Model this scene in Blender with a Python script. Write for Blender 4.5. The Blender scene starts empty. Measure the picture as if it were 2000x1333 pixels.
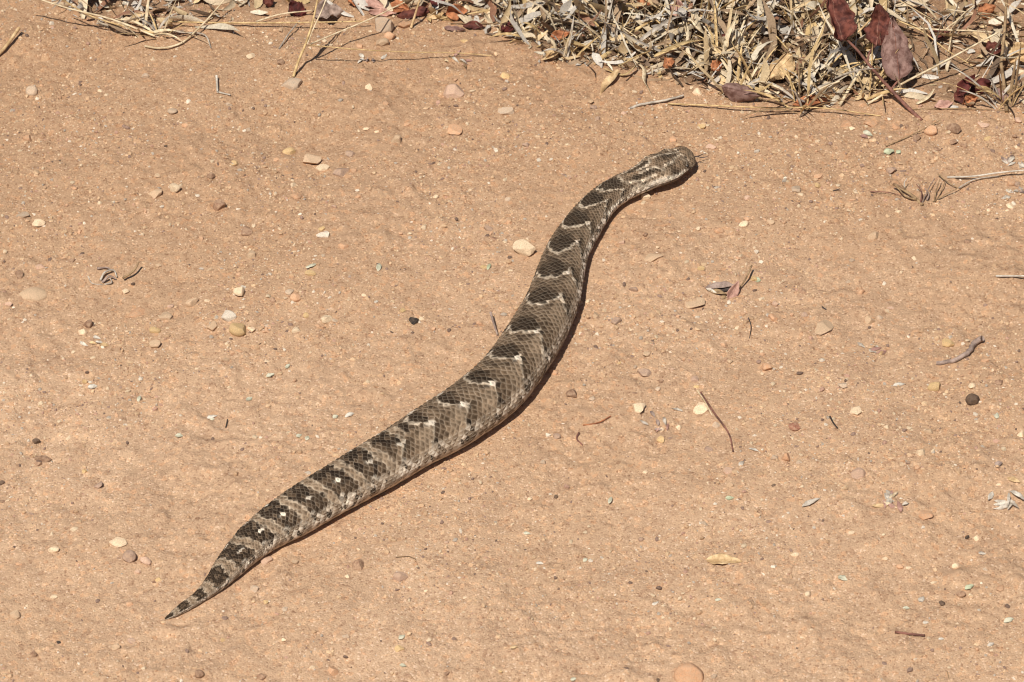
import bpy, math, random
import numpy as np
from mathutils import Vector

rng = np.random.default_rng(7); random.seed(7)
sc = bpy.context.scene
col = sc.collection

# ------------------------------------------------------------------ camera, sky, sun, exposure
PITCH = math.radians(40.0); DIST = 4.5
CAM = np.array([0.0, -DIST*math.cos(PITCH), DIST*math.sin(PITCH)])
LENS = 18/math.tan(math.radians(6.2)); FPX = 2000*LENS/36
RX = np.array([1.0, 0, 0]); UP = np.array([0, math.sin(PITCH), math.cos(PITCH)]); FW = np.array([0, math.cos(PITCH), -math.sin(PITCH)])
cd = bpy.data.cameras.new('camera'); cam = bpy.data.objects.new('camera', cd); col.objects.link(cam)
cam.location = CAM; cam.rotation_euler = (math.radians(90)-PITCH, 0, 0)
cd.lens = LENS; cd.sensor_width = 36; cd.clip_start = .05; cd.clip_end = 500
cd.dof.use_dof = True; cd.dof.focus_distance = 4.5; cd.dof.aperture_fstop = 18
sc.camera = cam
sc.cycles.filter_width = 1.05

SUN_EL = math.radians(61); SHADOW = np.array([.45, .89]); SHADOW /= np.hypot(*SHADOW)
w = bpy.data.worlds.new('World'); sc.world = w; w.use_nodes = True
wn = w.node_tree.nodes; wl = w.node_tree.links
sky = wn.new('ShaderNodeTexSky'); sky.sky_type = 'NISHITA'; sky.sun_disc = False
sky.sun_elevation = SUN_EL; sky.sun_rotation = math.atan2(-SHADOW[0], -SHADOW[1])
wn['Background'].inputs['Strength'].default_value = .05
wl.new(sky.outputs[0], wn['Background'].inputs['Color'])
sd = bpy.data.lights.new('sun', 'SUN'); sun = bpy.data.objects.new('sun', sd); col.objects.link(sun)
sd.energy = 4.7; sd.angle = math.radians(.53); sd.color = (1, .955, .88)
sun.rotation_euler = Vector((SHADOW[0]*math.cos(SUN_EL), SHADOW[1]*math.cos(SUN_EL), -math.sin(SUN_EL))).to_track_quat('-Z', 'Y').to_euler()
sun.location = (-2, -2, 5)
sc.view_settings.view_transform = 'Standard'; sc.view_settings.look = 'None'
sc.view_settings.exposure = 0.0; sc.view_settings.gamma = 1

# ------------------------------------------------------------------ helpers
def at(px, py, z=0.0):
    """point of the plane at height z that the photograph shows at pixel (px, py) of 2000 x 1333"""
    px = np.asarray(px, float); py = np.asarray(py, float)
    d = FW+((px-1000)/FPX)[..., None]*RX-((py-666.5)/FPX)[..., None]*UP
    t = (z-CAM[2])/d[..., 2]
    return CAM+d*np.asarray(t)[..., None]
def proj(P):
    v = P-CAM; q = v@FW
    return np.stack([1000+FPX*(v@RX)/q, 666.5-FPX*(v@UP)/q], -1)
def hash2(ix, iy, seed):
    n = (ix.astype(np.int64)*374761393+iy.astype(np.int64)*668265263+seed*974634777) & 0xffffffff
    n = ((n ^ (n >> 13))*1274126177) & 0xffffffff
    n = n ^ (n >> 16)
    return (n & 0xffffff)/float(0xffffff)
def noise(x, y, seed=0):
    ix = np.floor(x); iy = np.floor(y); fx = x-ix; fy = y-iy
    u = fx*fx*fx*(fx*(fx*6-15)+10); v = fy*fy*fy*(fy*(fy*6-15)+10)
    ix = ix.astype(np.int64); iy = iy.astype(np.int64)
    def g(a, b):
        th = hash2(ix+a, iy+b, seed)*2*math.pi
        return np.cos(th)*(fx-a)+np.sin(th)*(fy-b)
    return ((g(0, 0)*(1-u)+g(1, 0)*u)*(1-v)+(g(0, 1)*(1-u)+g(1, 1)*u)*v)*1.5
def fbm(x, y, o=4, seed=0, gain=.5):
    r = 0; a = 1.0
    for k in range(o):
        r = r+a*noise(x*2.03**k+17*k, y*2.03**k-9*k, seed+k); a *= gain
    return r
def mesh_obj(name, V, F, mat, parent=None, smooth=True, colr=None):
    V = np.asarray(V, np.float32); me = bpy.data.meshes.new(name)
    if isinstance(F, np.ndarray):
        k = F.shape[1]; nf = len(F)
        me.vertices.add(len(V)); me.vertices.foreach_set('co', V.ravel())
        me.loops.add(nf*k); me.loops.foreach_set('vertex_index', F.astype(np.int32).ravel())
        me.polygons.add(nf); me.polygons.foreach_set('loop_start', np.arange(0, nf*k, k, dtype=np.int32))
        me.update(calc_edges=True)
    else:
        me.from_pydata(V.tolist(), [], F); me.update()
    me.polygons.foreach_set('use_smooth', np.full(len(me.polygons), smooth))
    if colr is not None:
        at_ = me.attributes.new('Col', 'FLOAT_COLOR', 'POINT')
        c = np.ones((len(V), 4), np.float32); c[:, :3] = colr; at_.data.foreach_set('color', c.ravel())
    me.materials.append(mat); me.validate()
    o = bpy.data.objects.new(name, me); col.objects.link(o); o.parent = parent
    return o
def tag(o, label=None, cat=None, group=None, kind=None):
    if label: o['label'] = label
    if cat: o['category'] = cat
    if group: o['group'] = group
    if kind: o['kind'] = kind
    return o
def empty(name, loc):
    o = bpy.data.objects.new(name, None); o.location = [float(v) for v in loc]; o.empty_display_size = .01; col.objects.link(o); return o
def grid_faces(nu, nv, wrap=False):
    i = np.arange(nu-1)[:, None]; j = np.arange(nv if wrap else nv-1)[None, :]; j2 = (j+1) % nv
    return np.stack([i*nv+j, i*nv+j2, (i+1)*nv+j2, (i+1)*nv+j], -1).reshape(-1, 4)

# ------------------------------------------------------------------ materials
def newmat(name, rough=.9, spec=.2):
    m = bpy.data.materials.new(name); m.use_nodes = True
    b = m.node_tree.nodes['Principled BSDF']; b.inputs['Roughness'].default_value = rough
    b.inputs['Specular IOR Level'].default_value = spec
    return m, m.node_tree.nodes, m.node_tree.links, b
def tex(n, l, kind, scale, vec=None, **kw):
    t = n.new('ShaderNodeTex'+kind); t.inputs['Scale'].default_value = scale
    for k, v in kw.items():
        if k in t.inputs.keys(): t.inputs[k].default_value = v
        else: setattr(t, k, v)
    if vec is not None: l.new(vec, t.inputs['Vector'])
    return t
def mixc(n, l, fac, a, b, mode='MIX'):
    m = n.new('ShaderNodeMix'); m.data_type = 'RGBA'; m.blend_type = mode
    for sock, v in ((m.inputs['Factor'], fac), (m.inputs['A'], a), (m.inputs['B'], b)):
        pass
    def put(s, v):
        if isinstance(v, (int, float)): s.default_value = v
        elif isinstance(v, tuple): s.default_value = (*v, 1)
        else: l.new(v, s)
    put(m.inputs[0], fac); put(m.inputs[6], a); put(m.inputs[7], b)
    return m.outputs[2]
def ramp(n, l, src, stops, interp='LINEAR'):
    r = n.new('ShaderNodeValToRGB'); r.color_ramp.interpolation = interp
    e = r.color_ramp.elements
    while len(e) < len(stops): e.new(.5)
    for k, (p, c) in enumerate(stops):
        e[k].position = p; e[k].color = (*c, 1) if isinstance(c, tuple) else (c, c, c, 1)
    l.new(src, r.inputs[0]); return r.outputs[0]

SAND = (.54, .36, .23)
def ground_material():
    m, n, l, b = newmat('sandy_dirt', 1.0, .08)
    pos = n.new('ShaderNodeNewGeometry').outputs['Position']
    big = tex(n, l, 'Noise', 3.2, pos, Detail=5.0).outputs[0]
    mid = tex(n, l, 'Noise', 26, pos, Detail=6.0, Roughness=.65).outputs[0]
    c = mixc(n, l, ramp(n, l, big, [(.35, 0.0), (.65, 1.0)]), (.560, .372, .236), (.500, .322, .196))
    c = mixc(n, l, ramp(n, l, mid, [(.42, 0.0), (.66, .75)]), c, (.435, .282, .178))
    # the ground turns browner towards the verge
    sx = n.new('ShaderNodeSeparateXYZ'); l.new(pos, sx.inputs[0])
    my = n.new('ShaderNodeMath'); my.operation = 'MULTIPLY_ADD'; my.inputs[1].default_value = .35; l.new(big, my.inputs[0]); l.new(sx.outputs[1], my.inputs[2])
    c = mixc(n, l, ramp(n, l, my.outputs[0], [(.05, 0.0), (.62, .95)]), c, (.420, .260, .153))
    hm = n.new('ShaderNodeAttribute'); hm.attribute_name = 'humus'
    shade_fac = n.new('ShaderNodeMath'); shade_fac.operation = 'MULTIPLY'; l.new(hm.outputs['Fac'], shade_fac.inputs[0]); l.new(ramp(n, l, mid, [(.3, .55), (.6, 1.0)]), shade_fac.inputs[1])
    c = mixc(n, l, shade_fac.outputs[0], c, (.115, .072, .045))  # shade between and under the matted grass, mixed into the ground colour
    v1 = tex(n, l, 'Voronoi', 620, pos)
    sep = n.new('ShaderNodeSeparateColor'); l.new(v1.outputs['Color'], sep.inputs[0])
    grain = ramp(n, l, sep.outputs[0], [(0, (.55, .46, .42)), (.06, (.78, .73, .70)), (.2, (.93, .91, .89)), (.6, (1, 1, 1)), (.86, (1.08, 1.07, 1.05)), (.94, (1.22, 1.26, 1.3)), (1, (1.4, 1.55, 1.75))])
    c = mixc(n, l, .8, c, grain, 'MULTIPLY')
    v2 = tex(n, l, 'Voronoi', 250, pos)
    sep2 = n.new('ShaderNodeSeparateColor'); l.new(v2.outputs['Color'], sep2.inputs[0])
    g2 = ramp(n, l, sep2.outputs[1], [(0, (.68, .6, .57)), (.08, (.9, .87, .86)), (.2, (1, 1, 1)), (.82, (1, 1, 1)), (.9, (1.15, .98, .85)), (1, (1.28, 1.28, 1.25))])
    c = mixc(n, l, .62, c, g2, 'MULTIPLY')
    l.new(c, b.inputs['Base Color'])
    fine = tex(n, l, 'Noise', 420, pos, Detail=4.0, Roughness=.7).outputs[0]
    hsum = n.new('ShaderNodeMath'); hsum.operation = 'MULTIPLY_ADD'; hsum.inputs[1].default_value = -.9
    l.new(v1.outputs['Distance'], hsum.inputs[0]); l.new(fine, hsum.inputs[2])
    h2 = n.new('ShaderNodeMath'); h2.operation = 'MULTIPLY_ADD'; h2.inputs[1].default_value = .7
    l.new(mid, h2.inputs[0]); l.new(hsum.outputs[0], h2.inputs[2])
    bp = n.new('ShaderNodeBump'); bp.inputs['Strength'].default_value = .55; bp.inputs['Distance'].default_value = .0012
    l.new(h2.outputs[0], bp.inputs['Height']); l.new(bp.outputs[0], b.inputs['Normal'])
    return m
def attr_material(name, rough, spec, bumpscale=900, bump=.3, dist=.0003, vary=.25, transl=0):
    m, n, l, b = newmat(name, rough, spec)
    a = n.new('ShaderNodeAttribute'); a.attribute_name = 'Col'
    pos = n.new('ShaderNodeNewGeometry').outputs['Position']
    t = tex(n, l, 'Noise', bumpscale, pos, Detail=3.0).outputs[0]
    v = ramp(n, l, t, [(.25, 1-vary), (.75, 1+vary*.6)])
    c = mixc(n, l, 1.0, a.outputs['Color'], v, 'MULTIPLY'); l.new(c, b.inputs['Base Color'])
    bp = n.new('ShaderNodeBump'); bp.inputs['Strength'].default_value = bump; bp.inputs['Distance'].default_value = dist
    l.new(t, bp.inputs['Height']); l.new(bp.outputs[0], b.inputs['Normal'])
    return m
def stone_material(name, c, dust=.35, rough=.8):
    m, n, l, b = newmat(name, rough, .25)
    tc = n.new('ShaderNodeTexCoord').outputs['Object']
    oi = n.new('ShaderNodeObjectInfo').outputs['Random']
    mp = n.new('ShaderNodeVectorMath'); mp.operation = 'ADD'; l.new(tc, mp.inputs[0])
    cb = n.new('ShaderNodeCombineXYZ'); l.new(oi, cb.inputs[0]); l.new(oi, cb.inputs[1]); l.new(cb.outputs[0], mp.inputs[1])
    t1 = tex(n, l, 'Noise', 330, mp.outputs[0], Detail=6.0, Roughness=.65).outputs[0]
    t2 = tex(n, l, 'Noise', 900, mp.outputs[0], Detail=3.0).outputs[0]
    cc = mixc(n, l, ramp(n, l, t2, [(.32, 0.0), (.7, 1.0)]), tuple(x*1.12 for x in c), tuple(x*.75 for x in c))
    cc = mixc(n, l, ramp(n, l, t1, [(.38, 0.0), (.62, dust)]), cc, SAND)
    hs = n.new('ShaderNodeHueSaturation'); l.new(cc, hs.inputs['Color'])
    mr = n.new('ShaderNodeMapRange'); mr.inputs['To Min'].default_value = .85; mr.inputs['To Max'].default_value = 1.15; l.new(oi, mr.inputs[0]); l.new(mr.outputs[0], hs.inputs['Value'])
    l.new(hs.outputs[0], b.inputs['Base Color'])
    bp = n.new('ShaderNodeBump'); bp.inputs['Strength'].default_value = .5; bp.inputs['Distance'].default_value = .0006
    l.new(t1, bp.inputs['Height']); l.new(bp.outputs[0], b.inputs['Normal'])
    return m
def plant_material(name, c, c2, rough=.65, spec=.25, scale=160, stretch=None, trans=.0):
    m, n, l, b = newmat(name, rough, spec)
    tc = n.new('ShaderNodeTexCoord').outputs['Object']
    t1 = tex(n, l, 'Noise', scale, tc, Detail=5.0, Roughness=.6).outputs[0]
    t2 = tex(n, l, 'Noise', scale*6, tc, Detail=3.0).outputs[0]
    cc = mixc(n, l, ramp(n, l, t1, [(.40, 0.0), (.60, 1.0)]), tuple(x*1.1 for x in c), tuple(x*.85 for x in c2))
    cc = mixc(n, l, ramp(n, l, t2, [(.55, 0.0), (.75, .5)]), cc, tuple(x*.5 for x in c2))
    l.new(cc, b.inputs['Base Color'])
    bp = n.new('ShaderNodeBump'); bp.inputs['Strength'].default_value = .4; bp.inputs['Distance'].default_value = .0005
    l.new(t1, bp.inputs['Height']); l.new(bp.outputs[0], b.inputs['Normal'])
    return m
# ------------------------------------------------------------------ the snake's line over the ground (used by the terrain too)
SNAKE=[(322.0,1210.0,0.0),(339.5,1199.2,7.5),(356.9,1188.3,10.2),(374.2,1177.2,11.2),(391.0,1165.3,12.7),(406.7,1152.1,16.2),(421.2,1137.5,20.6),(434.7,1122.1,24.9),(448.2,1106.5,28.3),(461.8,1091.1,31.2),(475.9,1076.2,33.8),(490.8,1062.1,36.1),(506.8,1049.1,38.0),(523.4,1037.1,40.1),(540.7,1025.9,42.6),(558.2,1015.2,45.2),(575.7,1004.5,46.8),(593.2,993.6,47.5),(610.7,982.8,47.8),(628.3,972.3,48.2),(646.1,962.0,48.7),(663.9,951.8,49.3),(681.8,941.5,49.9),(699.6,931.3,50.7),(717.4,921.1,51.3),(735.3,910.9,51.8),(753.0,900.6,52.0),(770.7,890.0,52.1),(788.1,879.2,52.3),(805.5,868.3,53.1),(823.1,857.6,54.4),(840.9,847.3,55.9),(858.8,837.2,57.0),(876.5,826.8,57.6),(893.8,815.8,57.9),(910.9,804.3,57.9),(927.6,792.4,58.2),(944.0,780.0,58.8),(959.9,766.9,59.2),(974.7,752.7,58.9),(988.5,737.5,58.1),(1001.4,721.5,57.2),(1013.6,705.0,56.7),(1025.2,688.0,56.4),(1036.2,670.6,56.1),(1046.7,653.0,55.4),(1056.9,635.1,54.4),(1066.6,617.0,53.4),(1075.5,598.5,52.5),(1082.8,579.3,51.3),(1088.3,559.5,49.3),(1093.2,539.5,47.0),(1098.5,519.7,44.8),(1105.0,500.1,42.8),(1113.4,481.4,40.7),(1123.8,463.7,38.8),(1135.1,446.5,37.4),(1146.7,429.6,35.7),(1159.0,413.1,33.5),(1172.7,397.8,31.1),(1188.2,384.3,29.2),(1205.4,373.1,27.8),(1223.8,363.8,27.0),(1242.5,355.4,27.2),(1260.7,345.7,28.3),(1278.9,336.2,32.2),(1297.5,327.5,33.8),(1315.7,317.9,29.4),(1334.5,309.7,23.2),(1354.5,305.0,0.0)]
def snake_axis(S):
    """sections at photo-arc parameters S (0 tail tip .. 1418 snout): centre, side vector, half width, half height, tangent"""
    K=np.array(SNAKE); sk=np.r_[0,np.cumsum(np.hypot(np.diff(K[:,0]),np.diff(K[:,1])))]
    sk*=1418.0/sk[-1]
    px=np.interp(S,sk,K[:,0]); py=np.interp(S,sk,K[:,1]); 
    hw=np.interp(S,sk,K[:,2])
    def smooth(v,k):
        w=np.hanning(2*k+3)[1:-1]; w/=w.sum(); e=np.r_[2*v[0]-v[1:k+1][::-1],v,2*v[-1]-v[-k-1:-1][::-1]]
        return np.convolve(e,w,'valid')
    ds=S[1]-S[0]; k=max(1,int(16/ds)); px=smooth(px,k); py=smooth(py,k)
    hs=smooth(hw,max(1,int(10/ds))); hf=smooth(hw,max(1,int(4/ds))); wq=np.clip((S-1268)/20,0,1); hs=hs*(1-wq)+hf*wq; endz=np.clip((1418-S)/24,0,1); tailz=np.clip(S/12,0,1)
    # rounded snout and tail tip
    hs=np.where(S>1385, np.interp(S,[1385,1396],[1,1])*hs, hs)
    href=np.where(S>1390,np.interp(1390,S,hs)*np.interp(S,[1390,1418],[1,.8]),hs)
    hnose=1.04*np.interp(1394,S,hs)*np.clip(1-((S-1394)/24.0)**2,0,1)**.38
    hs=np.where(S>1394,hnose,hs)
    hs=np.where(S<12,np.interp(12,S,hs)*np.sqrt(np.clip(1-((12-S)/12)**2,0,1)),hs)
    rho=np.interp(S,[0,80,300,900,1230,1300,1345,1418],[.9,.86,.80,.80,.80,.70,.56,.50])
    lift=np.interp(S,[0,30,90,1150,1230,1290,1340,1400,1418],[.0005,0,0,0,.002,.0055,.007,.007,.008])
    a=np.full(S.shape,.02); 
    for _ in range(5):
        b=rho*a; zc=.70*b+lift
        P=at(px,py,0)
        d=P-CAM; P=CAM+d*((zc-CAM[2])/d[:,2])[:,None]
        T=np.gradient(P,axis=0); T[:,2]=0; T/=np.linalg.norm(T,axis=1)[:,None]
        N=np.c_[T[:,1],-T[:,0],0*S]
        p0=proj(P); t2=np.gradient(p0,axis=0); t2/=np.linalg.norm(t2,axis=1)[:,None]
        q=np.c_[-t2[:,1],t2[:,0]]
        ni=((proj(P+N*1e-3)-p0)*1e3*q).sum(1); zi=((proj(P+np.array([0,0,1e-3]))-p0)*1e3*q).sum(1)
        a=href/np.sqrt(ni**2+(rho*zi)**2)
    a=hs/np.sqrt(ni**2+(rho*zi)**2)
    return P,N,T,a,rho*a,lift
def section(phi,a,b,zc,lift):
    x=a*np.sin(phi); z=b*np.cos(phi)
    # belly flattened on the ground
    zz=zc+z; fl=lift+.0002; soft=b*.16+1e-6
    zz=fl+soft*np.logaddexp(0,(zz-fl)/soft)
    return x,zz
_S = np.linspace(0, 1418, 710)
_AX = snake_axis(_S)
_LINE = _AX[0][::10, :2]; _RAD = _AX[3][::10]

# ------------------------------------------------------------------ ground
EDGE_X = [-900, 60, 90, 200, 300, 400, 500, 600, 800, 950, 1040, 1060, 1200, 1300, 1400, 1500, 1560, 1650, 1750, 1850, 1950, 2050, 2900]
EDGE_Y = [0, -10, 5, 60, 75, 50, 35, 30, 40, 60, 100, 122, 138, 165, 185, 203, 218, 205, 192, 205, 215, 232, 280]
def snake_dist(x, y):
    d = np.full(x.shape, 9.0)
    near = (np.abs(x) < .7) & (np.abs(y) < .7)
    if near.any():
        xs = x[near]; ys = y[near]; dd = np.full(xs.shape, 9.0)
        for p in _LINE: dd = np.minimum(dd, np.hypot(xs-p[0], ys-p[1]))
        d[near] = dd
    return d
def snake_gap(x, y):
    d = np.full(x.shape, 9.0); near = (np.abs(x) < .7) & (np.abs(y) < .7)
    if near.any():
        xs = x[near]; ys = y[near]; dd = np.full(xs.shape, 9.0)
        for p, a in zip(_LINE, _RAD): dd = np.minimum(dd, np.hypot(xs-p[0], ys-p[1])-a)
        d[near] = dd
    return d
DIPS = [(560, 265, .07, -.006), (330, 420, .06, -.005), (230, 540, .07, -.006), (100, 480, .05, -.003), (470, 455, .05, -.004), (1560, 350, .06, -.003), (1240, 150, .05, .004),
        (80, 75, .04, .008), (620, 120, .06, .006), (740, 75, .05, .007), (1400, 860, .07, -.003), (1720, 640, .08, -.003), (180, 650, .08, -.003), (1650, 300, .09, .006), (1900, 250, .07, .007)]
_DP = [(at(a, b), s, h) for a, b, s, h in DIPS]
def ground_low(x, y):
    h = .0075*fbm(x*3.1+5, y*3.1, 3, 11)+.0026*fbm(x*12, y*12, 3, 23)
    for p, s, a in _DP:
        h = h+a*np.exp(-(((x-p[0])/s)**2+((y-p[1])/(s*.8))**2))
    m = np.clip((snake_dist(x, y)-.03)/.09, 0, 1); m = m*m*(3-2*m)
    far = np.clip((np.hypot(x, y)-1.5)/4, 0, 1)
    return h*m*(1-far)+far*.03*fbm(x*.5, y*.5, 3, 31)
def ground_h(x, y):
    x = np.asarray(x, float); y = np.asarray(y, float)
    m = np.clip((snake_gap(x, y)+.008)/.02, .15, 1)
    rough = .5+.9*np.clip(.5+1.2*noise(x*6, y*6, 77), 0, 1)
    clod = np.clip(fbm(x*36, y*36, 2, 41)-.2, 0, 1)
    return ground_low(x, y)+m*rough*(.0013*fbm(x*56, y*56, 4, 51, .70)+.0034*clod)
def gpt(px, py, dz=0.0):
    """ground point seen at a pixel, raised by dz"""
    px = np.asarray(px, float); py = np.asarray(py, float); z = np.zeros(px.shape)
    for _ in range(4):
        P = at(px, py, z+dz); z = ground_h(np.atleast_1d(P[..., 0]), np.atleast_1d(P[..., 1])).reshape(px.shape)
    return at(px, py, z+dz)
def axis_vals(a, b, step, far):
    mid = list(np.arange(a, b, step)); s = step; up = []; v = mid[-1]
    while v < far: s *= 1.13; v += s; up.append(v)
    s = step; dn = []; v = a
    while v > -far: s *= 1.13; v -= s; dn.append(v)
    return np.array(dn[::-1]+mid+up)
gx = axis_vals(-.60, .60, .0024, 60); gy = axis_vals(-.52, .62, .0024, 60)
XX, YY = np.meshgrid(gx, gy, indexing='xy')
ZZ = ground_h(XX.ravel(), YY.ravel())
M_GROUND = ground_material()
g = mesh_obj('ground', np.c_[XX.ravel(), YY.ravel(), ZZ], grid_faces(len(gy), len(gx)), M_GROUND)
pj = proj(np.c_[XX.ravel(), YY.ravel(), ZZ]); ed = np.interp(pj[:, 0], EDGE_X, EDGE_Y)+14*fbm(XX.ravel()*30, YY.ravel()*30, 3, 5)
shade = np.clip((ed-8-pj[:, 1])/22, 0, 1)*np.interp(pj[:, 0], [-500, 60, 200, 400, 950, 1060, 1720, 1800, 2400], [.2, .25, .5, .35, .55, .95, .95, .45, .6])  # mask for the shade painted on the ground beneath the grass
shade[(YY.ravel() < 0) | (YY.ravel() > 6)] *= 0
at_h = g.data.attributes.new('humus', 'FLOAT', 'POINT'); at_h.data.foreach_set('value', shade.astype(np.float32))
tag(g, 'dry sandy reddish tan dirt strewn with grit', 'ground', kind='structure')

# ------------------------------------------------------------------ gravel: grit too small to count
PAL = np.array([(.53, .34, .20), (.60, .40, .24), (.66, .50, .33), (.58, .35, .21), (.32, .21, .155), (.47, .385, .30), (.72, .60, .46), (.20, .13, .095), (.66, .45, .27), (.50, .30, .21)])
PW = np.array([.25, .20, .13, .09, .06, .05, .05, .025, .10, .045]); PW /= PW.sum()
def grit(n, smin, smax, shape, seed):
    r = np.random.default_rng(seed)
    x = r.uniform(-.72, .72, n*3); y = r.uniform(-.60, .78, n*3)
    dens = (.12+1.15*np.clip(.42+1.7*fbm(x*5, y*5, 3, 91), 0, 1))*np.interp(y, [-.55, -.25, -.02, .3, .6], [.6, .7, 1.15, 1.1, .8])
    keep = r.random(n*3) < dens*.62
    keep &= (snake_gap(x, y) > -.005)
    x = x[keep][:n]; y = y[keep][:n]; n = len(x)
    size = smin*(smax/smin)**(r.random(n)**2.6)
    if shape == 6:
        B = np.array([(1, 0, 0), (0, 1, 0), (-1, 0, 0), (0, -1, 0), (0, 0, 1), (0, 0, -1)], float)
        F = np.array([(0, 1, 4), (1, 2, 4), (2, 3, 4), (3, 0, 4), (1, 0, 5), (2, 1, 5), (3, 2, 5), (0, 3, 5)])
    else:
        t = (1+5**.5)/2
        B = np.array([(-1, t, 0), (1, t, 0), (-1, -t, 0), (1, -t, 0), (0, -1, t), (0, 1, t), (0, -1, -t), (0, 1, -t), (t, 0, -1), (t, 0, 1), (-t, 0, -1), (-t, 0, 1)])/math.sqrt(1+t*t)
        F = np.array([(0, 11, 5), (0, 5, 1), (0, 1, 7), (0, 7, 10), (0, 10, 11), (1, 5, 9), (5, 11, 4), (11, 10, 2), (10, 7, 6), (7, 1, 8), (3, 9, 4), (3, 4, 2), (3, 2, 6), (3, 6, 8), (3, 8, 9), (4, 9, 5), (2, 4, 11), (6, 2, 10), (8, 6, 7), (9, 8, 1)])
    k = len(B)
    V = B[None]*r.uniform(.65, 1.2, (n, k, 1))
    V = V*np.stack([r.uniform(.75, 1.3, n), r.uniform(.6, 1.0, n), r.uniform(.45, .85, n)], -1)[:, None, :]
    th = r.uniform(0, 2*np.pi, n); tl = r.normal(0, .35, n)
    yz = V[..., 1]*np.cos(tl)[:, None]-V[..., 2]*np.sin(tl)[:, None]; zz = V[..., 1]*np.sin(tl)[:, None]+V[..., 2]*np.cos(tl)[:, None]
    X = V[..., 0]*np.cos(th)[:, None]-yz*np.sin(th)[:, None]; Y = V[..., 0]*np.sin(th)[:, None]+yz*np.cos(th)[:, None]
    hs = size[:, None]*.5
    z0 = ground_h(x, y)+size*r.uniform(-.12, .16, n)
    P = np.stack([X*hs+x[:, None], Y*hs+y[:, None], zz*hs+z0[:, None]], -1).reshape(-1, 3)
    FF = (F[None]+(np.arange(n)*k)[:, None, None]).reshape(-1, 3)
    c = PAL[r.choice(len(PAL), n, p=PW)]*r.uniform(.82, 1.12, (n, 1))
    return P, FF, np.repeat(c, k, 0)
M_GRIT = attr_material('grit_stone', .9, .2, 700, .3, .0004, .2)
a1 = grit(52000, .0014, .0042, 6, 3); a2 = grit(12000, .0028, .0068, 12, 4)
o = mesh_obj('gravel', np.r_[a1[0], a2[0]], np.r_[a1[1], a2[1]+len(a1[0])], M_GRIT, smooth=False, colr=np.r_[a1[2], a2[2]])
tag(o, 'fine mixed grit and gravel scattered all over the dirt', 'gravel', kind='stuff')
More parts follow.
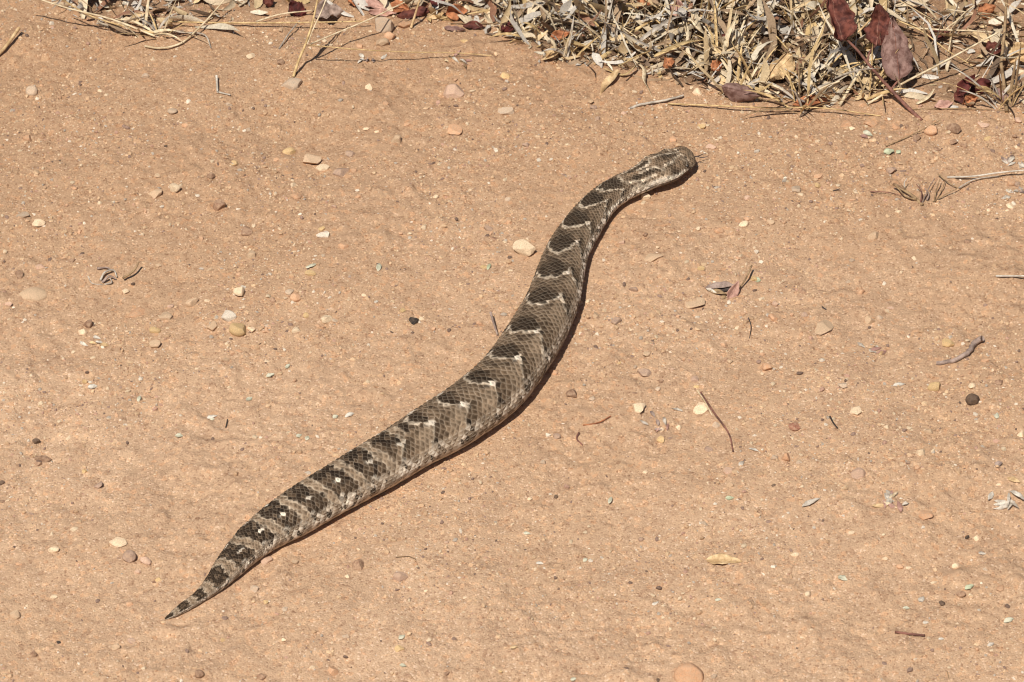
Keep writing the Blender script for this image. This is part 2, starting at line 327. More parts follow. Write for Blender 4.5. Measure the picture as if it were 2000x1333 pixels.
# ------------------------------------------------------------------ the snake
def build_snake():
    Sd = np.linspace(0, 1418, 2837)
    P, N, T, A, B, LF = snake_axis(Sd)
    arc = np.r_[0, np.cumsum(np.linalg.norm(np.diff(P, axis=0), axis=1))]
    ell = np.clip(A*np.interp(Sd, [0, 900, 1150, 1300], [.205, .215, .25, .25]), .0018, .0064); ell = np.where(Sd > 1310, np.interp(Sd, [1310, 1345], [1, .62])*ell, ell)
    U = np.r_[0, np.cumsum(np.diff(arc)/(.5*(ell[1:]+ell[:-1])))]
    nu = int(U[-1]*10); Us = np.linspace(0, U[-1], nu)
    S = np.interp(Us, U, Sd)
    it = lambda q: np.stack([np.interp(S, Sd, q[:, k]) for k in range(q.shape[1])], 1) if q.ndim == 2 else np.interp(S, Sd, q)
    P, N, T, A, B, LF = [it(q) for q in (P, N, T, A, B, LF)]
    DPHI = .152
    ph = np.r_[np.linspace(-math.pi, -2.1, 12, endpoint=False), np.linspace(-2.1, 2.1, 206, endpoint=False), np.linspace(2.1, math.pi, 12, endpoint=False)]
    nv = len(ph)
    s2 = np.repeat(S[:, None], nv, 1); u2 = np.repeat(Us[:, None], nv, 1); f2 = np.repeat(ph[None, :], nu, 0)
    # scale lattice: diamonds in (u, phi)
    wp = .30*noise(u2*.35, f2*3.2, 71)+.16*noise(u2*.9, f2*7, 72); u2 = u2+wp; f2w = f2+.035*noise(u2*.4, f2*4, 73)
    best = np.full(s2.shape, 9.0); pc = np.zeros(s2.shape); qc = np.zeros(s2.shape); ic = np.zeros(s2.shape); jc = np.zeros(s2.shape)
    j0 = np.floor(f2w/DPHI)
    for dj in (-1, 0, 1, 2):
        j = j0+dj; off = .5*(np.mod(j, 2)); q = f2w/DPHI-j
        i = np.round(u2-off); p = u2-off-i
        d = np.abs(p)/.5+np.abs(q)
        m = d < best
        best = np.where(m, d, best); pc = np.where(m, p, pc); qc = np.where(m, q, qc); ic = np.where(m, i+off, ic); jc = np.where(m, j, jc)
    sC = np.interp(ic, U, Sd); fC = jc*DPHI
    r1 = hash2((ic*2).astype(np.int64), jc.astype(np.int64)+500, 5); r2 = hash2((ic*2).astype(np.int64), jc.astype(np.int64)+500, 9); r3 = hash2((ic*2).astype(np.int64), jc.astype(np.int64)+500, 13)
    # ---- pattern, judged once per scale
    c_dark = np.array((.025, .0155, .0095)); c_brown = np.array((.135, .088, .053)); c_tan = np.array((.275, .193, .124)); c_pale = np.array((.60, .48, .35)); c_white = np.array((.72, .61, .48)); c_blk = np.array((.022, .016, .012))
    # chevrons head to tail: apex on the back, forward peak and its angle, rear end on the flank
    CH = [(1262, 1296, .62, 1262), (1218, 1256, .60, 1225), (1172, 1210, .58, 1172), (1121, 1149, .58, 1118), (1066, 1102, .52, 1067), (1011, 1037, .50, 1009), (949, 984, .44, 953), (884, 904, .36, 862),
          (817, 840, .34, 800), (743, 771, .36, 742), (669, 703, .36, 672), (598, 634, .34, 600), (540, 566, .32, 525)]
    CH = CH[::-1]
    def line(k, f):
        a, pk, fp, de = CH[k]; fp = fp+.24; f = np.abs(f)
        x = np.clip(f/fp, 0, 1)
        up = a+(pk-a)*x**2.4
        dn = pk+(de-pk)*np.clip((f-fp)/(1.36-fp), 0, 1)**.8
        lo = de-22*np.clip((f-1.36)/.5, 0, 1.4)
        return np.where(f < fp, up, np.where(f < 1.36, dn, lo))
    sC = .42*sC+.58*s2; fC = .42*fC+.58*f2
    sj = sC+(r1-.5)*1.4+4.0*noise(s2*.045, f2*3.0, 81)+2.5*noise(s2*.12, f2*7.0, 82); fC = fC+.26*np.clip((1300-s2)/120, 0, 1); fj = fC+(r2-.5)*.03; af = np.abs(fj)
    below = np.full(s2.shape, CH[0][0]-70.0); nxt = np.full(s2.shape, 1300.0); idx = np.full(s2.shape, -1)
    for k in range(len(CH)):
        lk = line(k, fj); m = sj >= lk
        below = np.where(m, lk, below); idx = np.where(m, k, idx)
    for k in range(len(CH)-1, -1, -1):
        lk = line(k, fj); nxt = np.where(sj < lk, lk, nxt)
    t = sj-below; Tn = np.maximum(nxt-below, 20)
    fpk = np.array([c[2]+.24 for c in CH]+[.5])[idx]; spk = np.array([c[1] for c in CH]+[0.0])[idx]
    def mixv(a, b, w): return a+(b-a)*np.clip(w, 0, 1)[..., None]
    base = np.repeat(np.repeat(c_brown[None, None, :], nu, 0), nv, 1)*(0.86+.28*r3[..., None])
    tt = t/Tn
    tanw = np.clip((tt-.42)/.25, 0, 1)*np.interp(s2, [500, 700, 900, 1100], [1, 1, .8, .5])*np.clip((af-fpk+.25)/.4, .18, 1)
    base = mixv(base, c_tan, tanw*.92)
    dorsal = np.clip((fpk+.03-af)/.07, 0, 1)
    apx = np.array([c[0] for c in CH]+[0.0])[idx]; ext = np.interp(s2, [560, 760, 950, 1150], [21, 24, 26, 27])
    dk = np.clip((1.22-np.hypot((sj-apx-ext*.55)/ext, af/(fpk*1.02)))/.42, 0, 1)
    base = mixv(base, c_dark, dorsal*np.clip(dk*1.1-(r1 > .72)*.30, 0, .95))
    # dark row a little ahead of the main blotch, broken up
    base = mixv(base, c_dark*1.2, dorsal*(r2 > .45)*np.exp(-((tt-.78)/.11)**2)*.85)
    latr = np.clip((af-fpk-.02)/.06, 0, 1)*np.clip((1.40-af)/.12, 0, 1)
    base = mixv(base, c_dark*1.1, latr*np.clip(1.05-t/26, 0, 1)*np.where(np.abs(af-fpk-.13) < .10, 1, .35+.6*(r3 > .5)))
    base = mixv(base, c_blk, np.exp(-((af-fpk-.14)/.075)**2-((sj-spk+8)/9)**2)*1.2)
    base = mixv(base, c_blk, np.exp(-((af-1.2)/.10)**2-((t-8)/7)**2)*(r1 > .25))
    # pale line behind each blotch, and its cream tooth
    dsc = np.where(af > fpk+.05, .55+.4*(r2 > .45), 1.0)
    ln = 1.15*(np.exp(-((t-1)/2.2)**2)+np.exp(-((Tn-t)/2.2)**2))*dsc*(.65+.5*r3)
    front = idx >= 0
    base = mixv(base, c_pale, ln*.80*np.clip((1.35-af)/.2, 0, 1))
    for k in range(len(CH)):
        a, pk, fp, de = CH[k]; fp = fp+.24; big = np.interp(a, [540, 640, 800, 950, 1200], [1.35, 1.25, 1.0, .7, .5])
        mk = np.exp(-(((af-fp+.03)/(.075*big))**2+((sC-pk+7)/(7.5*big))**2)**1.6)
        base = mixv(base, c_white*.9, mk*1.25*(sC < pk+3))
    # ---- hind body: dark saddles between tan bands
    bands = np.array([24, 60, 98, 150, 207, 261, 320, 382, 448, 512, 575.0]); spots = np.array([186, 239, 291, 349, 415, 486, 552.0])
    d = np.abs(sj[..., None]-(bands+(fj*0)[..., None]-6*np.cos(fj*2.2)[..., None]*(bands > 200))); kb = d.argmin(-1); db = d.min(-1)
    bw = np.interp(bands[kb], [24, 60, 98, 150, 300, 575], [6, 7, 8.5, 9, 8.5, 8.5])*(1+.15*np.clip(af-.3, 0, 1.2))
    hind = np.repeat(np.repeat((c_dark*1.25)[None, None, :], nu, 0), nv, 1)*(.8+.5*r3[..., None])
    hind = mixv(hind, c_brown, (r2 > .72)*.55)
    hind = mixv(hind, c_brown*1.1, np.clip((af-.35)/.25, 0, 1)*np.interp(s2, [250, 450, 560], [0, .35, .75])*(r1 > .25))
    inb = np.clip((bw-db)/2.5+.5, 0, 1)
    hind = mixv(hind, mixv(np.broadcast_to(c_tan, hind.shape), c_brown*1.25, (r1 > .6)*.7), inb)
    hind = mixv(hind, c_pale, np.exp(-((db-bw+1.5)/2.2)**2)*.55*(.5+.7*r3))
    for sp in spots:
        mk = np.exp(-(((af-.59)/.070)**2+((sC-sp-20*(af-.59))/6.5)**2)**1.8); hind = mixv(hind, c_white, mk*1.3)
        hind = mixv(hind, c_blk, 1.1*np.exp(-((af-.81)/.08)**2-((sC-sp-6)/9)**2)*(sp > 400))
        hind = mixv(hind, c_blk, .8*np.exp(-((af-.38)/.08)**2-((sC-sp-4)/9)**2))
        mk = np.exp(-(((af-1.21)/.07)**2+((sC-sp+10)/6.0)**2)**1.6); hind = mixv(hind, c_white, mk*.8)
    wh = np.clip((568+30*np.cos(af*3)-sC)/14+.5, 0, 1)
    base = mixv(base, hind, wh)
    # ---- head and neck
    hd = np.repeat(np.repeat((c_brown*1.15)[None, None, :], nu, 0), nv, 1)*(.82+.36*r3[..., None])
    def blob(cc, s0, f0, rs, rf, wgt=1.0):
        nonlocal hd
        hd = mixv(hd, np.asarray(cc), wgt*np.clip(1.5-1.2*np.hypot((sC-s0)/rs, (fC-f0)/rf), 0, 1))
    def stroke(cc, pts, wd, wgt=1.0, both=False):
        nonlocal hd
        for sg in ((1, -1) if both else (1,)):
            m = np.zeros(s2.shape)
            for (sa, fa), (sb, fb) in zip(pts[:-1], pts[1:]):
                ax = sC; ay = fC*20*sg; bx, by = sb-sa, (fb-fa)*20
                k = np.clip(((ax-sa)*bx+(ay-fa*20)*by)/(bx*bx+by*by+1e-9), 0, 1)
                dd = np.hypot(ax-sa-k*bx, ay-fa*20-k*by); m = np.maximum(m, np.exp(-(dd/wd)**2))
            hd = mixv(hd, np.asarray(cc), m*wgt*(.65+.6*r2))
    for sg in (1, -1):
        blob(c_dark*1.3, 1318, .42*sg, 18, .26, .95); blob(c_dark*1.2, 1290, .38*sg, 16, .22, .9)
        blob(c_tan*1.1, 1340, 1.0*sg, 14, .35, .8); blob(c_dark*1.6, 1354, 1.02*sg, 9, .30, .9); blob(c_dark, 1356, .45*sg, 11, .20, .8)
        blob(c_white*1.1, 1322, 1.38*sg, 30, .32, 1.0); blob(c_white*.9, 1360, 1.48*sg, 22, .16, .95); blob(c_pale, 1285, 1.15*sg, 22, .3, .8)
        blob(c_dark, 1296, .98*sg, 9, .10, .9); blob(c_dark, 1272, .86*sg, 8, .10, .9); blob(c_dark*1.3, 1380, .95*sg, 8, .22, .7)
    blob(c_dark*1.35, 1366, -.15, 22, .34, .92); blob(c_dark*1.5, 1312, 0, 10, .20, .6); blob(c_brown*1.1, 1340, -.1, 12, .2, .5)
    stroke(c_pale, [(1322, .76), (1307, .74), (1293, .77), (1284, .62), (1268, .58), (1256, .2)], 1.9, .85, True)
    stroke(c_pale, [(1336, .62), (1330, .25), (1318, .14), (1300, .16)], 1.6, .7, True)
    stroke(c_pale, [(1394, 1.0), (1390, .12), (1372, .27), (1361, .40), (1344, .42), (1338, .65)], 1.4, .6, True)
    stroke(c_pale, [(1381, .48), (1384, .83), (1378, 1.2)], 1.4, .6, True)
    stroke(c_white, [(1372, 1.34), (1352, 1.36), (1330, 1.3)], 2.2, .9, True)
    blob(c_blk, 1393, .40, 2.6, .12, 1.0); blob(c_blk, 1393, -.40, 2.6, .12, 1.0)
    blob(c_brown*1.15, 1404, .3, 12, .9, .5); hd = hd*(.55+.95*r1[..., None])
    whd = np.clip((sC-1266)/14+.5, 0, 1)
    base = mixv(base, hd, whd)
    # ---- flanks: pale streaks with black flecks, and the pale belly
    fl = np.clip((af-1.26)/.2, 0, 1)*np.clip((1330-s2)/30, 0, 1)
    per = np.where(hash2((sC/11).astype(np.int64), (jc).astype(np.int64)+500, 21) > .55, 1.0, 0.0)
    fc = mixv(np.broadcast_to(c_tan*.95, base.shape), c_white, np.clip((r2-.40)*2.2, 0, .85)*np.interp(s2, [0, 600, 850, 1250], [.65, .8, 1.15, 1.35]))
    fc = mixv(fc, c_dark, ((r3*.55+per*.45) > .62)*.95)
    fc = mixv(fc, c_white*1.15, (r1 > .72)*.85)
    loc = np.where(wh > .5, np.clip((db-bw+4)/10, 0, 1), np.exp(-((tt-.16)/.24)**2))
    loc = .30+.70*loc; loc = loc+(1-loc)*np.clip((s2-1000)/120, 0, 1)
    base = mixv(base, fc, fl*.95*loc)
    bel = np.clip((af-2.0)/.2, 0, 1); base = mixv(base, c_pale*1.05, bel*.75)
    base = np.clip(base*(.72+.55*r2[..., None]), .008, .85)
    # skin and scale edges
    rim = np.clip((best-.74)/.18, 0, 1); lum = base.mean(-1)
    rimc = mixv(base*1.0, c_pale, np.full(s2.shape, .42)*np.where(lum < .06, .34, .55)*(.4+1.2*r3))
    base = base+(rimc-base)*(rim*np.where(lum > .15, .6, 1)*np.interp(s2, [0, 120, 300, 1400], [.25, .5, .85, .9]))[..., None]
    keel = np.exp(-(qc/.17)**2)*np.clip(1-best, 0, 1)
    ctr = np.clip(1-best*1.7, 0, 1)
    base = base*(1-(.55*ctr*(.5+.8*r1)*(lum > .05)*(af < 1.2))[..., None])
    base = mixv(base, c_white, keel*np.clip((af-1.2)/.2, 0, 1)*.6)
    # mouth line
    ml = np.exp(-((af-1.66)/.05)**2)*np.clip((s2-1318)/6, 0, 1); base = mixv(base, c_blk, ml*.9)
    # ---- shape
    zc = P[:, 2]
    x, z = section(f2, A[:, None], B[:, None], zc[:, None], LF[:, None])
    hdw = np.clip((s2-1318)/20, 0, 1)
    X = P[:, None, :]+N[:, None, :]*x[..., None]; X[..., 2] = z
    nrm = N[:, None, :]*(np.sin(f2)/np.maximum(A, 1e-4)[:, None])[..., None]; nrm[..., 2] = np.cos(f2)/np.maximum(B, 1e-4)[:, None]
    nrm /= np.linalg.norm(nrm, axis=-1, keepdims=True)+1e-9
    amp = 1.25*np.interp(s2, [0, 60, 200, 800, 1250, 1330, 1400, 1418], [.0001, .0002, .00042, .00062, .0005, .00040, .00034, .0001])*np.clip((2.0-af)/.3, 0, 1)
    dome = 1-np.clip(best, 0, 1)**2.6
    disp = amp*(.75*dome-.9*pc*dome+.55*keel-.35)
    # brow ridges, cheek swelling, snout edge
    brow = np.exp(-((s2-1381)/9)**2-((np.abs(f2)-.86)/.24)**2)*.0017
    cheek = np.exp(-((s2-1333)/16)**2-((np.abs(f2)-1.25)/.3)**2)*.0008
    furrow = -np.exp(-((s2-1345)/26)**2-(f2/.22)**2)*.0008
    nos = -np.exp(-((s2-1393)/2.4)**2-((np.abs(f2)-.40)/.10)**2)*.0010
    wob = .0004*noise(s2*.05, f2*2.0, 61)*np.clip(s2/100, 0, 1)
    X = X+nrm*(disp+brow+cheek+furrow+nos+wob)[..., None]
    zl = ground_low(P[:, 0], P[:, 1]); X[..., 2] += zl[:, None]
    M_SK = attr_material('scaly_skin', .75, .08, 1500, .25, .0002, .16)
    V = X.reshape(-1, 3); Fq = grid_faces(nu, nv, True)[:, ::-1]
    me_c = base.reshape(-1, 3)
    body = mesh_obj('snake', V, Fq, M_SK, None, True, me_c)
    # hind body scales face the right way regardless of winding
    tag(body, 'thick brown and black chevron patterned viper crawling over the sandy dirt', 'snake')
    # eyes
    me, n, l, b = newmat('snake_eye', .15, .6); b.inputs['Base Color'].default_value = (.03, .02, .012, 1)
    def surf(s, f, out=0.0):
        i = int(np.argmin(abs(S-s))); j = int(np.argmin(abs(ph-f))); return X[i, j]+nrm[i, j]*out, nrm[i, j], T[i]
    def uvball(nu_, nv_, r):
        V_ = []; 
        for a_ in np.linspace(0, math.pi, nu_):
            for b_ in np.linspace(0, 2*math.pi, nv_, endpoint=False): V_.append((math.sin(a_)*math.cos(b_)*r[0], math.sin(a_)*math.sin(b_)*r[1], math.cos(a_)*r[2]))
        return np.array(V_), grid_faces(nu_, nv_, True)
    for sg in (1, -1):
        p, nn, tg = surf(1381, 1.15*sg, -.0006)
        V_, F_ = uvball(9, 14, (.0023, .0023, .0019)); e = mesh_obj('eye', V_+p, F_, me, body)
    # forked tongue
    mt, n, l, b = newmat('tongue', .4, .4); b.inputs['Base Color'].default_value = (.035, .018, .016, 1)
    p, nn, tg = surf(1415, 0, 0); p = X[-1].mean(0)+np.array([0, 0, -.0012]); i0 = int(np.argmin(abs(S-1375))); tg = T[i0]*.6+np.array([.8, -.25, 0]); tg /= np.linalg.norm(tg); sd_ = np.array([tg[1], -tg[0], 0])
    V_ = []; F_ = []
    def tube(pts, rad, k=6):
        pts = np.array(pts); o0 = len(V_); tn = np.gradient(pts, axis=0)
        for q, (pp, tv) in enumerate(zip(pts, tn)):
            tv = tv/np.linalg.norm(tv); s_ = np.cross(tv, (0, 0, 1.0)); s_ /= np.linalg.norm(s_); u_ = np.cross(s_, tv)
            for a_ in range(k):
                an = 2*math.pi*a_/k; V_.append(pp+(s_*math.cos(an)+u_*math.sin(an))*rad[q])
        for q in range(len(pts)-1):
            for a_ in range(k): F_.append((o0+q*k+a_, o0+q*k+(a_+1) % k, o0+(q+1)*k+(a_+1) % k, o0+(q+1)*k+a_))
    fork = p+tg*.004
    tube([p-tg*.003, p+tg*.001, fork], [.0006, .0006, .0005])
    for sg in (1, -1):
        tube([fork-tg*.0005, fork+tg*.003+sd_*.0016*sg, fork+tg*.006+sd_*.0028*sg+np.array([0, 0, .0004]), fork+tg*.010+sd_*.0026*sg+np.array([0, 0, .0016])], [.0005, .00045, .0004, .00022])
    mesh_obj('tongue', np.array(V_), F_, mt, body)
    return body
build_snake()
# ------------------------------------------------------------------ pebbles and stones, one object each
STONE = {'cream': (.80, .605, .395), 'yellow': (.62, .42, .20), 'orange': (.60, .33, .18), 'pink': (.57, .37, .265), 'mauve': (.37, .245, .18), 'brown': (.27, .15, .09), 'grey': (.50, .38, .27),
         'tan': (.53, .37, .23), 'dark': (.12, .075, .05), 'black': (.03, .026, .024), 'white': (.72, .61, .48), 'red': (.34, .13, .08)}
WORD = {'cream': 'cream', 'yellow': 'ochre yellow', 'orange': 'orange tan', 'pink': 'pinkish', 'mauve': 'mauve brown', 'brown': 'brown', 'grey': 'greyish', 'tan': 'tan', 'dark': 'dark brown', 'black': 'black', 'white': 'whitish', 'red': 'rusty red'}
MST = {k: stone_material(k+'_stone', c, .15 if k in ('black', 'dark', 'white') else .28 if k in ('cream', 'yellow') else .62) for k, c in STONE.items()}
def icosphere(sub):
    t = (1+5**.5)/2
    V = [(-1, t, 0), (1, t, 0), (-1, -t, 0), (1, -t, 0), (0, -1, t), (0, 1, t), (0, -1, -t), (0, 1, -t), (t, 0, -1), (t, 0, 1), (-t, 0, -1), (-t, 0, 1)]
    F = [(0, 11, 5), (0, 5, 1), (0, 1, 7), (0, 7, 10), (0, 10, 11), (1, 5, 9), (5, 11, 4), (11, 10, 2), (10, 7, 6), (7, 1, 8), (3, 9, 4), (3, 4, 2), (3, 2, 6), (3, 6, 8), (3, 8, 9), (4, 9, 5), (2, 4, 11), (6, 2, 10), (8, 6, 7), (9, 8, 1)]
    V = [np.array(v)/np.linalg.norm(v) for v in V]
    for _ in range(sub):
        cache = {}; F2 = []
        def mid(a, b):
            k = (min(a, b), max(a, b))
            if k not in cache:
                m = V[a]+V[b]; V.append(m/np.linalg.norm(m)); cache[k] = len(V)-1
            return cache[k]
        for a, b, c in F:
            x, y, z = mid(a, b), mid(b, c), mid(c, a); F2 += [(a, x, z), (b, y, x), (c, z, y), (x, y, z)]
        F = F2
    return np.array(V), np.array(F)
IV3, IF3 = icosphere(3); IV2, IF2 = icosphere(2)
def stone_mesh(r, d, flat, ang, big):
    V, F = (IV3, IF3) if big else (IV2, IF2)
    V = V.copy()
    for _ in range(int(6+8*ang)):
        nn = r.normal(size=3); nn /= np.linalg.norm(nn); h = r.uniform(.45, .80) if ang > .4 else r.uniform(.60, .92)
        over = np.clip(V@nn-h, 0, None); V = V-over[:, None]*nn*.97
    V = V*(1+.05*np.sin(V[:, [1, 2, 0]]*r.uniform(3, 6, 3)+r.uniform(0, 6, 3)).sum(1, keepdims=True)/2)
    V = V*np.array([r.uniform(.9, 1.1), r.uniform(.68, .95), flat*r.uniform(.85, 1.1)])
    V /= max(np.ptp(V[:, 0]), 1e-6)
    tl = r.normal(0, .16); V = np.c_[V[:, 0]*math.cos(tl)-V[:, 2]*math.sin(tl), V[:, 1], V[:, 0]*math.sin(tl)+V[:, 2]*math.cos(tl)]
    return V*d, F
import re
LAND = []
def where(px, py):
    best = min(LAND, key=lambda q: math.hypot(q[0]-px, q[1]-py))
    if math.hypot(best[0]-px, best[1]-py) < 140: return 'in the dirt near the '+best[2]
    K = np.array(SNAKE); dd = np.hypot(K[:, 0]-px, K[:, 1]-py); i = dd.argmin(); e = dd[i]-K[i, 2]
    if e < 75:
        side = 'tail' if i < 12 else 'hind body' if i < 27 else 'thick middle' if i < 46 else 'forebody' if i < 60 else 'head'
        return 'lying close beside the snake\'s '+side
    edge = np.interp(px, EDGE_X, EDGE_Y)
    if py < edge+110: return 'in the dirt just below the dry grass edge'
    if i < 14: return 'on the open dirt out beyond the snake\'s tail tip' if px < 420 else 'on the open dirt below the snake\'s tail'
    if py > 1000: return 'on the smooth open dirt facing the snake\'s hind body'
    left = px < K[i, 0]
    if i > 55: return 'on bare dirt between the snake\'s head and the grass' if py < 300 else 'on bare dirt ahead of and beside the snake\'s head'
    return ('on the dirt behind the snake\'s back' if left else 'on the dirt beside the snake\'s right flank')
# px, py, width in photo px, colour, flatness, angular 0..1, buried 0..1, own label
BIG = [
 (1026, 495, 46, 'cream', .75, .9, .25, 'chunky cream stone with flat top beside the snake\'s forebody'),
 (1346, 1322, 60, 'orange', .75, .1, .3, 'smooth glossy orange rounded stone, largest on the open dirt'),
 (1370, 797, 34, 'cream', .6, .9, .35, 'angular pale yellow stone touching the thin reddish twig'),
 (1249, 797, 27, 'cream', .6, .9, .35, 'squarish cream stone, its mate beside the reddish twig lies further on'),
 (886, 184, 42, 'pink', .65, .4, .35, 'rounded pinkish brown stone standing proud on the slope below the grass'),
 (982, 217, 40, 'grey', .35, .9, .45, 'pale grey wedge shaped flat stone below the grass'),
 (465, 648, 34, 'yellow', .6, .3, .35, 'smooth ochre yellow pebble beside a smaller cream one'),
 (445, 620, 29, 'white', .55, .9, .3, 'whitish angular stone next to the ochre yellow pebble'),
 (470, 574, 24, 'cream', .7, .9, .2, 'cream angular stone with sharp upright corner behind the snake\'s back'),
 (428, 405, 27, 'brown', .75, .3, .3, 'rounded reddish brown pebble alone on bare dirt'),
 (65, 576, 58, 'tan', .36, .2, .45, 'large flat pale stone mostly buried in the dirt'),
 (230, 1060, 35, 'cream', .45, .8, .3, 'long pale yellow flat stone out beyond the snake\'s tail tip'),
 (253, 1093, 27, 'mauve', .8, .2, .25, 'round brownish pebble paired with a pinkish one past the tail'),
 (282, 1097, 26, 'pink', .7, .3, .3, 'pinkish pebble paired with a round brownish one past the tail'),
 (104, 1076, 24, 'cream', .55, .2, .3, 'smooth oval creamy pink pebble out beyond the tail tip'),
 (30, 1204, 22, 'tan', .8, .7, .2, 'tan tilted chip throwing a dark shadow past the tail'),
 (700, 1107, 24, 'brown', .7, .8, .25, 'two toned rusty brown stone below the snake\'s tail'),
 (780, 1131, 30, 'pink', .6, .8, .35, 'mauve pink faceted stone below the snake\'s hind body'),
 (1258, 731, 28, 'mauve', .55, .3, .35, 'oval mauve brown pebble on dirt beside the snake\'s right flank'),
 (1899, 784, 27, 'dark', .85, .2, .25, 'round dark brown knobbly pebble on open dirt'),
 (1850, 674, 26, 'yellow', .55, .9, .35, 'blocky yellow stone lying close by a grey-mauve bark strip'),
 (1827, 755, 27, 'yellow', .6, .9, .3, 'chipped yellow orange stone near the round dark brown pebble'),
 (1552, 835, 25, 'red', .6, .4, .3, 'mauve red knobbly pebble by a short dark stick'),
 (1676, 930, 32, 'pink', .6, .5, .35, 'flat topped pink brown stone near the pile of dry leaf scraps'),
 (1672, 805, 22, 'cream', .5, .8, .35, 'cream stone with a reddish corner on open dirt'),
 (808, 630, 22, 'black', .9, .9, .2, 'cracked black charcoal lump on the dirt behind the snake\'s back'),
 (1271, 505, 50, 'tan', .3, .8, .5, 'flat tan earth clod with a cracked lower edge near the snake\'s forebody'),
 (1358, 592, 42, 'tan', .35, .8, .5, 'broad tan earth clod beside the curled grey leaf scrap'),
 (265, 611, 38, 'orange', .4, .8, .4, 'orange tan slab with a broken lower edge'),
 (322, 620, 27, 'tan', .4, .5, .4, 'flat tan slab beside the orange tan slab'),
 (605, 316, 38, 'tan', .6, .5, .4, 'large dusty tan stone at the lip of a hollow'),
 (565, 298, 27, 'yellow', .6, .4, .4, 'glassy ochre stone beside the large dusty tan stone'),
 (630, 330, 28, 'cream', .5, .6, .35, 'pale stone below the large dusty tan stone'),
 (664, 338, 28, 'mauve', .6, .6, .35, 'mauve brown stone beside a small orange chip at the hollow'),
 (568, 165, 46, 'grey', .5, .2, .55, 'dusty grey tan mound-like stone at the foot of a grass stalk'),
 (750, 55, 44, 'grey', .8, .3, .3, 'rounded grey tan clod propped under the straws'),
 (790, 53, 27, 'orange', .8, .5, .25, 'orange brown stone leaning on the grey tan clod'),
 (762, 74, 24, 'orange', .8, .2, .25, 'pale orange pebble in the cluster below the grey tan clod'),
 (745, 86, 30, 'tan', .6, .4, .3, 'tan pebble lowest of the cluster below the grey tan clod'),
 (632, 460, 28, 'white', .5, .7, .4, 'whitish chip with a tiny yellow pebble above it'),
 (668, 480, 24, 'orange', .4, .6, .45, 'pale orange crumbly stone behind the snake\'s back'),
 (577, 584, 22, 'orange', .8, .4, .25, 'salmon orange round pebble behind the snake\'s back'),
 (636, 625, 24, 'cream', .6, .2, .3, 'round cream pebble behind the snake\'s back'),
 (1703, 243, 32, 'orange', .5, .7, .4, 'orange tan stone with greyish top by the fallen red twig'),
 (1819, 260, 28, 'orange', .7, .3, .3, 'round orange tan pebble below the dark red leaves'),
 (1863, 253, 28, 'brown', .7, .4, .3, 'brown stone beside the round orange tan pebble'),
 (1650, 245, 28, 'orange', .5, .8, .4, 'sunken orange wedge stone just below the dry grass'),
 (1805, 1010, 32, 'orange', .5, .5, .45, 'dusty orange tan stone by the pile of dry leaf scraps'),
 (1605, 632, 64, 'tan', .25, .5, .6, 'broad low tan earth slab half sunk in open dirt'),
 (85, 898, 36, 'brown', .45, .6, .35, 'flat brown tan stone with dark right end behind the tail'),
 (71, 865, 16, 'dark', .9, .1, .15, 'little round dark brown pebble standing above the flat brown tan stone'),
 (303, 677, 24, 'tan', .7, .4, .25, 'tan rounded stone with a deep shadow at its right'),
 (1740, 338, 22, 'mauve', .6, .7, .3, 'mauve brown chip above the uprooted dry weed'),
 (1707, 463, 24, 'tan', .6, .5, .35, 'dusty tan pebble with a dark shadow notch on open dirt'),
 (1495, 721, 24, 'orange', .6, .5, .3, 'pale orange stone on the dirt beside the snake\'s right flank'),
 (520, 1096, 24, 'pink', .6, .5, .3, 'pink pebble touching the shadow of the snake\'s tail'),
 (1118, 772, 22, 'brown', .6, .8, .3, 'reddish brown chip close beside the snake\'s thick middle'),
 (173, 636, 21, 'brown', .6, .8, .25, 'reddish brown wedge beside a small cream pebble'),
 (305, 379, 28, 'tan', .5, .6, .3, 'long tan tilted chip on bare dirt behind the snake'),
 (1080, 727, 20, 'orange', .5, .4, .4, 'round orange pebble touching the snake\'s right flank shadow'),
]
